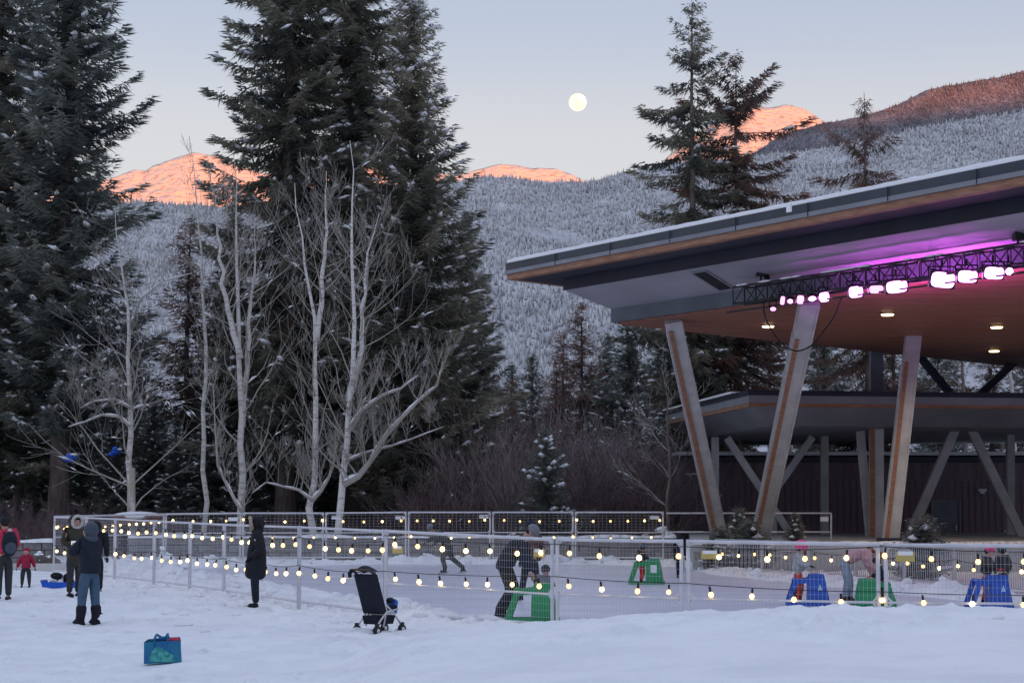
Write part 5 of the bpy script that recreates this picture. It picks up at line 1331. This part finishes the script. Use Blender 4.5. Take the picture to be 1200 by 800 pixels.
    if hat:
        q = hc + up * .045 * hk
        if hatkind == 'beanie':
            m = MB().ell(q - fw * .008, (.112 * hk, .110 * hk, .108 * hk), 16, 10, m3); h_ = m.build('hat', hat, t_, True)
            MB().tube([hc + up * .028 * hk, hc + up * .070 * hk], [.113 * hk, .116 * hk], 16).build('hat_cuff', hat, h_, True)
        elif hatkind == 'helmet':
            m = MB().ell(q - fw * .012, (.135 * hk, .118 * hk, .118 * hk), 16, 10, m3); h_ = m.build('helmet', hat, t_, True)
            for e in (-1, 0, 1): MB().ell(q + up * .085 * hk + rgt * e * .05, (.06, .014, .03), 8, 6, m3).build('helmet_vent', 'charcoal', h_, True)
            MB().tube([hc + rgt * .1 * hk, hc - up * .11 * hk + fw * .03, hc - rgt * .1 * hk], .009, 5).build('chin_strap', 'charcoal', h_)
        elif hatkind == 'pom':
            m = MB().ell(q - fw * .008, (.114 * hk, .112 * hk, .115 * hk), 16, 10, m3); h_ = m.build('hat', hat, t_, True)
            MB().ell(q + up * .135 * hk, .045 * hk, 10, 8).build('pompom', hat, h_, True)
    if hood:
        m = MB().ell(hc - fw * (.058 if fur else .082) * hk + up * .014, (.128 * hk, .128 * hk, .142 * hk), 18, 12, m3); m.ell(J['neck'] - fw * .02, (.12, .13, .09), 14, 8, m3)
        h_ = m.build('hood', hood, t_, True)
        if fur:
            mm_ = MB()
            for k in range(22):
                a = 2 * math.pi * k / 22; c = hc + fw * .075 + up * (.015 + .125 * math.cos(a)) + rgt * .118 * math.sin(a)
                mm_.ell(c, (random.uniform(.03, .045), random.uniform(.028, .04), random.uniform(.028, .04)), 7, 5)
            mm_.build('fur_trim', fur, h_, True)
    return t_
def on(px, py, z=0.0): p = G(px, py, z); return (p.x, p.y, z)
def ground_at(px, py):
    p = G(px, py, 0.0)
    for _ in range(6): p = G(px, py, gz(p.x, p.y))
    return (p.x, p.y, gz(p.x, p.y))
TOCAM = -math.pi / 2; AWAY = math.pi / 2; LEFT = math.pi; RIGHT = 0.0
ICEZ = 0.008
# woman photographing, seen from behind
w1 = person('woman in black jacket and jeans raising a phone with both hands', ground_at(104, 732), AWAY + 0.85, 1.68,
       dict(shoL=(.02, .19, 1.40), elbL=(.18, .25, 1.22), wriL=(.34, .10, 1.34), shoR=(.02, -.19, 1.40), elbR=(.18, -.24, 1.20), wriR=(.34, -.04, 1.34), head=(.05, 0, 1.59), kneL=(.05, .11, .5), ankL=(.06, .13, .09), kneR=(-.02, -.10, .5), ankR=(-.06, -.12, .09)),
       'navy', 'denim', 'black_cloth', hood='slate', hair=None, boots=True, gloves='skin', long=0.18, bulk=1.16)
ph = thing('phone', 'small dark phone held up by the woman in the black jacket', 'phone', tuple(w1.matrix_basis @ Vector((.42, .03, 1.40))), AWAY + 0.85)
MB().box((0, 0, 0), (.012, .15, .075)).build('case', 'charcoal', ph); MB().box((-.007, 0, 0), (.003, .14, .066)).build('screen', mat('screen', (.1, .1, .12), emit=(.75, .78, .85), estr=.6), ph)
person('person in olive coat with white furry hood behind the phone holding woman', ground_at(86, 700), AWAY - 2.4, 1.74, dict(wriL=(.22, .12, 1.12), wriR=(.22, -.12, 1.15)), 'olive', 'charcoal', 'black_cloth', hood='olive', fur='white_fur', hair='hair_dark', long=.75, bulk=1.0)
person('person in black coat standing close behind the phone holding woman', ground_at(112, 696), AWAY, 1.60, None, 'black_cloth', 'black_cloth', 'black_cloth', hood='black_cloth', hair='hair_dark', long=.4, bulk=.9)
# adult at the left edge
pa = person('adult in red jacket and black hat cut by the left edge of the picture', ground_at(4, 704), AWAY + .5, 1.74, dict(wriL=(.2, .16, 1.05), wriR=(.22, -.14, 1.08)), 'pink_red', 'charcoal', 'brown_cloth', hat='black_cloth', hatkind='pom', bulk=1.12)
bp = thing('backpack', 'navy backpack on the adult in the red jacket', 'backpack', tuple(pa.matrix_basis @ Vector((-.22, -.05, 1.18))), AWAY + .5)
MB().ell((0, 0, 0), (.12, .17, .27), 14, 10).build('bag', 'navy', bp, True); MB().ell((-.09, 0, -.08), (.06, .12, .13), 12, 8).build('pocket', 'slate', bp, True)
for sg in (-1, 1): MB().tube([(.02, sg * .1, .22), (.16, sg * .11, .25), (.25, sg * .11, .05), (.10, sg * .12, -.2)], .018, 6).build('strap', 'navy', bp, True)
MB().ell((.02, .0, .28), (.06, .05, .05), 8, 6).build('white_fur_lining', 'white_fur', bp, True)
person('toddler in red snow jacket and dark trousers standing alone in the snow', ground_at(30, 687), TOCAM + .1, 0.92, dict(wriL=(.02, .40, .92), elbL=(0, .33, 1.12), wriR=(.02, -.40, .92), elbR=(0, -.33, 1.12), hipL=(0, .13, .86), hipR=(0, -.13, .86), kneL=(.02, .15, .48), kneR=(.02, -.15, .48), ankL=(0, .17, .1), ankR=(0, -.17, .1)), 'red_coat', 'charcoal', 'black_cloth', hood='red_coat', fur=None, hair=None, child=True, bulk=1.5, long=.15)
# woman in parka
wp = person('woman in long dark parka with beige fur hood standing by the fence', ground_at(300, 713), LEFT + .1, 1.74, dict(wriL=(.10, .16, .98), elbL=(-.08, .26, 1.12), wriR=(.10, -.14, .98), elbR=(-.08, -.26, 1.12)), 'black_cloth', 'navy', 'black_cloth', hood='black_cloth', fur='beige_fur', hair='hair_dark', long=.95, bulk=1.08)
MB().ell((.0, .275, 1.30), (.035, .012, .04), 10, 6).build('round_patch', 'sign_white', wp, True)
# far skater
person('far skater in grey hat leaning forward with legs spread wide', on(522, 672, ICEZ), LEFT + .25, 1.74,
       dict(pelvis=(-.10, 0, .82), waist=(.02, 0, .95), chest=(.20, 0, 1.10), neck=(.33, 0, 1.20), head=(.42, 0, 1.29), facing=(1, 0, -.1), shoL=(.24, .19, 1.17), elbL=(.42, .30, 1.05), wriL=(.62, .34, .92), shoR=(.24, -.19, 1.17), elbR=(.10, -.34, 1.0), wriR=(.28, -.36, .84),
            hipL=(-.1, .09, .78), kneL=(.12, .12, .46), ankL=(.02, .12, .12), hipR=(-.1, -.09, .78), kneR=(-.22, -.22, .45), ankR=(-.62, -.26, .13), toeR=(-.50, -.30, .075)), 'green_jacket', 'camo', 'charcoal', hat='grey_wool', skates=True, gloves='charcoal')
# man bending behind the green aid
person('man in navy jacket and grey cap bending over the green skating aid', on(600, 727, ICEZ), RIGHT - .15, 1.80,
       dict(pelvis=(-.12, 0, .92), waist=(-.04, 0, 1.06), chest=(.10, 0, 1.24), neck=(.22, 0, 1.36), head=(.32, 0, 1.44), facing=(1, 0, -.55), shoL=(.14, .19, 1.30), elbL=(.22, .24, 1.03), wriL=(.30, .18, .80), shoR=(.14, -.19, 1.30), elbR=(.22, -.24, 1.03), wriR=(.32, -.16, .80),
            hipL=(-.12, .10, .88), kneL=(.04, .12, .50), ankL=(-.20, .12, .13), hipR=(-.12, -.10, .88), kneR=(.0, -.12, .50), ankR=(-.24, -.10, .14)), 'navy', 'black_cloth', 'black_cloth', hat='grey_wool', skates=True, gloves='skin', bulk=1.15, long=.2)
person('adult in brown jacket standing on the ice just beyond the man bending over', on(622, 706, ICEZ), RIGHT + 1.9, 1.62, dict(wriL=(.12, .2, .9), wriR=(.12, -.2, .9), kneL=(.06, .14, .5), kneR=(.06, -.14, .5), ankL=(.1, .2, .13), ankR=(-.1, -.2, .13)), 'brown_cloth', 'black_cloth', 'black_cloth', hood='navy', hair='hair_dark', skates=True)
KID = dict(shoL=(0, .17, 1.30), elbL=(.12, .24, 1.10), wriL=(.30, .20, 1.05), shoR=(0, -.17, 1.30), elbR=(.12, -.24, 1.10), wriR=(.30, -.20, 1.05), hipL=(0, .11, .80), hipR=(0, -.11, .80), pelvis=(-.02, 0, .86), waist=(0, 0, 1.02), chest=(.03, 0, 1.20), neck=(.06, 0, 1.36), head=(.09, 0, 1.50), kneL=(.06, .12, .46), kneR=(.02, -.12, .46), ankL=(0, .13, .14), ankR=(-.08, -.13, .14))
person('small child in grey coat and dark knit hat on the first green skating aid', on(637, 722, ICEZ), RIGHT - .8, .92, KID, 'grey_wool', 'blue_cloth', 'black_cloth', hat='charcoal', child=True, bulk=1.25, skates=True)
person('child in dark blue coat and red trousers at the far green skating aid', on(752, 684, ICEZ), RIGHT + .3, 1.02, KID, 'navy', 'orange_red', 'black_cloth', hat='slate', child=True, bulk=1.2, skates=True)
person('child in pink helmet, pale grey coat and red trousers', on(936, 709, ICEZ), RIGHT - .2, 1.28, KID, 'pale_grey_coat', 'orange_red', 'black_cloth', hat='hot_pink', hatkind='helmet', child=True, bulk=1.2, skates=True)
person('woman in pink jacket and pale jeans bending far forward on the ice', on(1003, 709, ICEZ), RIGHT - .1, 1.68,
       dict(pelvis=(-.22, 0, .90), waist=(-.08, 0, .99), chest=(.14, 0, 1.06), neck=(.30, 0, 1.06), head=(.42, 0, 1.00), facing=(.5, 0, -1), shoL=(.18, .18, 1.05), elbL=(.28, .22, .80), wriL=(.38, .16, .60), shoR=(.18, -.18, 1.05), elbR=(.28, -.22, .80), wriR=(.38, -.16, .60),
            hipL=(-.22, .10, .85), kneL=(-.10, .12, .48), ankL=(-.12, .12, .13), hipR=(-.22, -.10, .85), kneR=(-.16, -.12, .48), ankR=(-.24, -.12, .13)), 'pink_coat', 'light_denim', 'charcoal', hair='hair_red', skates=True, gloves='skin', bulk=1.02)
person('small child in dark blue hat and pink mittens beside the pink jacket', on(1032, 711, ICEZ), LEFT - .3, .98, KID, 'navy', 'charcoal', 'black_cloth', hat='navy', child=True, bulk=1.2, skates=True, gloves='pink_red')
person('child in bright pink knit hat and red trousers near the right edge', on(1157, 710, ICEZ), RIGHT - .5, 1.22, KID, 'charcoal', 'orange_red', 'black_cloth', hat='hot_pink', child=True, bulk=1.2, skates=True, gloves='pink_red', hair='hair_dark')
person('skater in grey green hat just behind the bright pink knit hat', on(1176, 706, ICEZ), AWAY + .4, 1.12, None, 'charcoal', 'charcoal', 'black_cloth', hat='teal_hat', skates=True, child=True)
person('child in dark blue standing beyond the fence left of the V columns', on(797, 677, ICEZ), TOCAM, 1.1, None, 'navy', 'navy', 'black_cloth', hat='navy', child=True, bulk=1.2)

# ------------------------------------------------------------------ skating aids
mat('aid_green', (0.015, 0.30, 0.10), rough=0.4, var=0.2, vscale=4, spec=.45); mat('aid_blue', (0.015, 0.10, 0.50), rough=0.4, var=0.2, vscale=4, spec=.45)
mat('decal_pale', (0.45, 0.60, 0.72), rough=0.5)
def aid(label, loc, rz, matn, s=1.0, decal='decal_pale'):
    t_ = thing('skating_aid', label, 'skating aid', loc, rz, 'plastic skating aids'); t_.scale = (s, s, s)
    W = .22
    body = MB().prism([(.0, -W, .05), (.46, -W, .05), (.35, -W, .60), (.02, -W, .60)], (0, 2 * W, 0)).build('body', matn, t_)
    MB().prism([(.03, -W - .004, .602), (.345, -W - .004, .602), (.335, -W, .66), (.06, -W, .66)], (0, 2 * W + .008, 0)).build('seat', matn, t_)
    for sg in (-1, 1):
        y_ = sg * (W - .03)
        MB().bar((-.40, y_, .06), (-.24, y_, .52), .06, .10, (1, 0, 0)).build('leg', matn, t_)
        MB().bar((-.30, y_, .50), (.12, y_, .54), .055, .11).build('side_rail', matn, t_)
        MB().bar((-.44, y_, .035), (.48, y_, .035), .06, .07).build('runner', matn, t_)
    MB().bar((-.245, -W, .56), (-.245, W, .56), .06, .06).build('handle', matn, t_)
    if decal == 'sign_white': MB().box((.22, -W - .006, .40), (.16, .008, .20)).build('label_plate', decal, body)
    elif decal != matn: MB().prism([(.20, -W - .006, .33), (.30, -W - .006, .33), (.25, -W - .006, .46)], (0, .004, 0)).build('decal', decal, body)
    return t_
aid('bright green skating aid pushed by the bending man', on(623, 728, ICEZ), -.08, 'aid_green', 1.0, 'aid_green')
aid('far green skating aid with a white label on the ice', on(757, 684, ICEZ), -.15, 'aid_green', .98, 'sign_white')
aid('blue skating aid in front of the child in the pink helmet', on(946, 709, ICEZ), -.06, 'aid_blue', .95)
aid('green skating aid partly hidden by the fence post beside the pink jacket', on(1026, 711, ICEZ), math.pi + .15, 'aid_green', .85)
aid('blue skating aid in front of the child near the right edge', on(1158, 711, ICEZ), .12, 'aid_blue', .95)

# ------------------------------------------------------------------ stroller, bag, sled
mat('stroller_fabric', (0.012, 0.014, 0.028), rough=0.8, var=.3, vscale=9, bump=.3, bscale=18); mat('stroller_frame', (0.62, 0.62, 0.63), rough=0.35, metal=.6); mat('tyre', (0.03, 0.03, 0.032), rough=.8); mat('blue_bag', (0.01, 0.12, 0.45), rough=.5)
mat('leather', (0.07, 0.045, 0.03), rough=.5)
def stroller():
    t_ = thing('stroller', 'empty dark blue folding stroller standing in the snow by the fence', 'stroller', ground_at(440, 742), R(50))
    # local: x forward, y left
    for y_ in (-.2, .2): MB().tube([(-.02, y_, .12), (.05, y_, .40), (-.12, y_, .70), (-.25, y_, .98)], .016, 8).build('frame_tube', 'stroller_frame', t_, True)
    for y_ in (-.215, .215): MB().tube([(-.22, y_, .10), (.02, y_, .36), (.30, y_, .40)], .016, 8).build('rear_leg', 'stroller_frame', t_, True)
    for y_ in (-.2, .2): MB().tube([(-.08, y_, .56), (.22, y_, .34), (.42, y_, .12)], .016, 8).build('front_leg', 'stroller_frame', t_, True)
    b = MB().prism([(-.06, -.225, .33), (.03, -.225, .36), (-.20, -.225, .98), (-.29, -.225, .97)], (0, .45, 0)).build('backrest', 'stroller_fabric', t_)
    MB().box((-.150, 0, .66), (.012, .36, .010), m=Matrix.Rotation(0, 3, 'Z')).build('seam', 'stroller_frame', b)
    MB().prism([(.0, -.185, .36), (.32, -.185, .40), (.32, -.185, .46), (.02, -.185, .43)], (0, .37, 0)).build('seat', 'stroller_fabric', t_)
    m = MB(); n = 9                         # folded canopy over the top
    for k in range(n):
        a0 = -.25 + .9 * k / n; a1 = -.25 + .9 * (k + 1) / n
        q = lambda a, y_: (-.22 + .34 * math.sin(a) - .04, y_, .86 + .26 * math.cos(a) - .08 * abs(y_) / .2)
        ys_ = (-.22, -.12, 0, .12, .22)
        for y0_, y1_ in zip(ys_[:-1], ys_[1:]): m.add([q(a0, y0_), q(a0, y1_), q(a1, y1_), q(a1, y0_)], [(0, 1, 2, 3)])
    m.build('canopy', 'stroller_fabric', t_, True)
    MB().tube([(-.24, -.2, .98), (-.36, -.2, 1.05), (-.37, 0, 1.06), (-.36, .2, 1.05), (-.24, .2, .98)], .020, 8).build('handlebar', 'leather', t_, True)
    MB().tube([(-.37, .19, 1.05), (-.40, .21, .99), (-.39, .21, .93)], .035, 8).build('handle_grip', 'stroller_fabric', t_, True)
    MB().prism([(-.10, -.17, .16), (.24, -.17, .16), (.30, -.17, .30), (-.14, -.17, .30)], (0, .34, 0)).build('basket', 'stroller_fabric', t_)
    MB().tube([(-.20, -.2, .09), (-.20, .2, .09)], .012, 6).build('axle', 'stroller_frame', t_)
    for x_, y_ in ((-.20, -.23), (-.20, .23), (.42, -.2), (.42, .2)):
        for e in (-.018, .018):
            wh = MB().tube([(x_, y_ + e - .013, .07), (x_, y_ + e + .013, .07)], .07, 18).build('wheel', 'tyre', t_, True)
            MB().tube([(x_, y_ + e - .015, .07), (x_, y_ + e + .015, .07)], .034, 12).build('hub', 'stroller_frame', wh)
        MB().box((x_, y_, .13), (.06, .05, .10)).build('fork', 'black_metal', t_)
    MB().prism([(.30, -.13, .34), (.37, -.13, .32), (.40, -.13, .52), (.34, -.13, .56)], (0, .2, 0)).build('hanging_bag', 'blue_bag', t_)
    MB().ell((.24, -.10, .54), (.08, .06, .05), 10, 8).build('rolled_blanket', 'navy', t_, True)
    MB().box((.12, 0, .335), (.26, .30, .05)).build('white_cloth', 'sign_white', t_)
    t_.scale = (.97, .97, .97)
stroller()
def bag():
    p = ground_at(191, 777); t_ = thing('shopping_bag', 'teal and blue reusable shopping bag lying in the foreground snow', 'bag', p, R(4))
    m = bpy.data.materials.new('bag_print'); m.use_nodes = True; nt = m.node_tree; b = nt.nodes["Principled BSDF"]; b.inputs["Roughness"].default_value = .45
    tc = nt.nodes.new("ShaderNodeTexCoord"); vo = nt.nodes.new("ShaderNodeTexNoise"); vo.inputs["Scale"].default_value = 16
    rp = nt.nodes.new("ShaderNodeValToRGB"); e = rp.color_ramp.elements; e[0].position = .42; e[0].color = (.012, .20, .22, 1); e[1].position = .58; e[1].color = (.06, .38, .34, 1)
    nt.links.new(tc.outputs["Object"], vo.inputs["Vector"]); nt.links.new(vo.outputs["Fac"], rp.inputs[0]); nt.links.new(rp.outputs[0], b.inputs["Base Color"]); MAT['bag_print'] = m
    mat('bag_blue', (.010, .12, .30), rough=.45, col2=(.02, .18, .28), vscale=5, bump=.4, bscale=7, bdist=.03); mat('bag_dark', (.008, .03, .06), rough=.6)
    W, D, H = .46, .15, .29
    v = [(-W / 2, -D / 2, 0), (W / 2, -D / 2, .02), (W / 2, D / 2, .02), (-W / 2, D / 2, 0), (-W / 2 - .005, -D / 2 + .02, H - .02), (0, -D / 2 - .005, H - .005), (W / 2 - .005, -D / 2 + .02, H), (W / 2 - .03, D / 2, H + .035), (0, D / 2, H + .03), (-W / 2 + .03, D / 2, H + .01)]
    MB().add(v, [(0, 1, 6, 5, 4), (1, 2, 7, 6), (2, 3, 9, 8, 7), (3, 0, 4, 9), (0, 3, 2, 1)]).build('shell', 'bag_blue', t_)
    MB().add([(v_[0] * .93, v_[1] * .8, v_[2] - .03) for v_ in v[4:]], [(0, 1, 2, 3, 4, 5)]).build('inside', 'bag_dark', t_)
    n = 18; pts = [(-.20, -D / 2 - .004, .02)] + [(-.20 + .30 * (1 - math.cos(math.pi / 2 * k / n)) , 0, 0) for k in range(0)]
    poly = [(-.19, -D / 2 - .004, .02), (.15, -D / 2 - .004, .03)] + [(-.02 + .17 * math.cos(a), -D / 2 - .004 + .012 * math.sin(a), .03 + .20 * math.sin(a)) for a in [math.pi * k / 16 for k in range(1, 16)]] 
    poly = [(-.17 + .0, -D / 2 - .006, .025)] + [(-.01 + .165 * math.cos(a), -D / 2 - .006 + .014 * math.sin(a), .028 + .195 * math.sin(a)) for a in [math.pi * k / 16 for k in range(0, 17)]]
    MB().prism(poly, (0, .003, 0)).build('printed_leaf', 'bag_print', t_)
    for y_ in (-D / 2 + .005, D / 2 - .01): MB().tube([(-.10, y_, H - .06), (-.105, y_, H + .03), (-.09, y_, H + .075), (-.03, y_ + .01, H + .035), (.03, y_ + .01, H + .04), (.05, y_, H + .085), (.06, y_, H + .03), (.06, y_, H - .06)], .011, 6).build('handle', 'bag_blue', t_, True)
    MB().ell((.135, .0, H + .005), (.075, .05, .03), 10, 7).build('red_cloth', 'pink_red', t_, True)
bag()
sl = thing('sled', 'blue plastic sled behind the legs of the phone holding woman', 'sled', ground_at(80, 690), R(-6))
mat('sled_blue', (.012, .10, .55), rough=.35)
v = []; f = []
prof = [(-.62, .20), (-.56, .06), (-.40, .02), (.35, .02), (.52, .06), (.60, .16)]
m = MB()
for k in range(len(prof) - 1):
    (x0_, z0_), (x1_, z1_) = prof[k], prof[k + 1]
    m.add([(x0_, -.24, z0_), (x1_, -.24, z1_), (x1_, .24, z1_), (x0_, .24, z0_), (x0_, -.24, z0_ + .02), (x1_, -.24, z1_ + .02), (x1_, .24, z1_ + .02), (x0_, .24, z0_ + .02)], [(0, 3, 2, 1), (4, 5, 6, 7), (0, 1, 5, 4), (2, 3, 7, 6), (0, 4, 7, 3), (1, 2, 6, 5)])
m.build('deck', 'sled_blue', sl)
for y_ in (-.26, .26): MB().bar((-.56, y_, .11), (.52, y_, .11), .03, .12).build('side_wall', 'sled_blue', sl)
MB().tube([(.58, -.1, .16), (.75, 0, .10), (.58, .1, .16)], .008, 5).build('rope', 'black_metal', sl)
gb = thing('gear_pile', 'pile of black and white gear lying on the blue sled', 'gear', tuple(Vector(sl.location) + Vector((-.12, .02, .06))), .3)
r = random.Random(5)
for k in range(9): MB().ell((r.uniform(-.3, .3), r.uniform(-.12, .12), r.uniform(.08, .26)), (r.uniform(.08, .16), r.uniform(.06, .1), r.uniform(.05, .09)), 10, 7, Matrix.Rotation(r.uniform(-.7, .7), 3, 'Y')).build('bundle', 'black_cloth' if k % 3 else 'sign_white', gb, True)
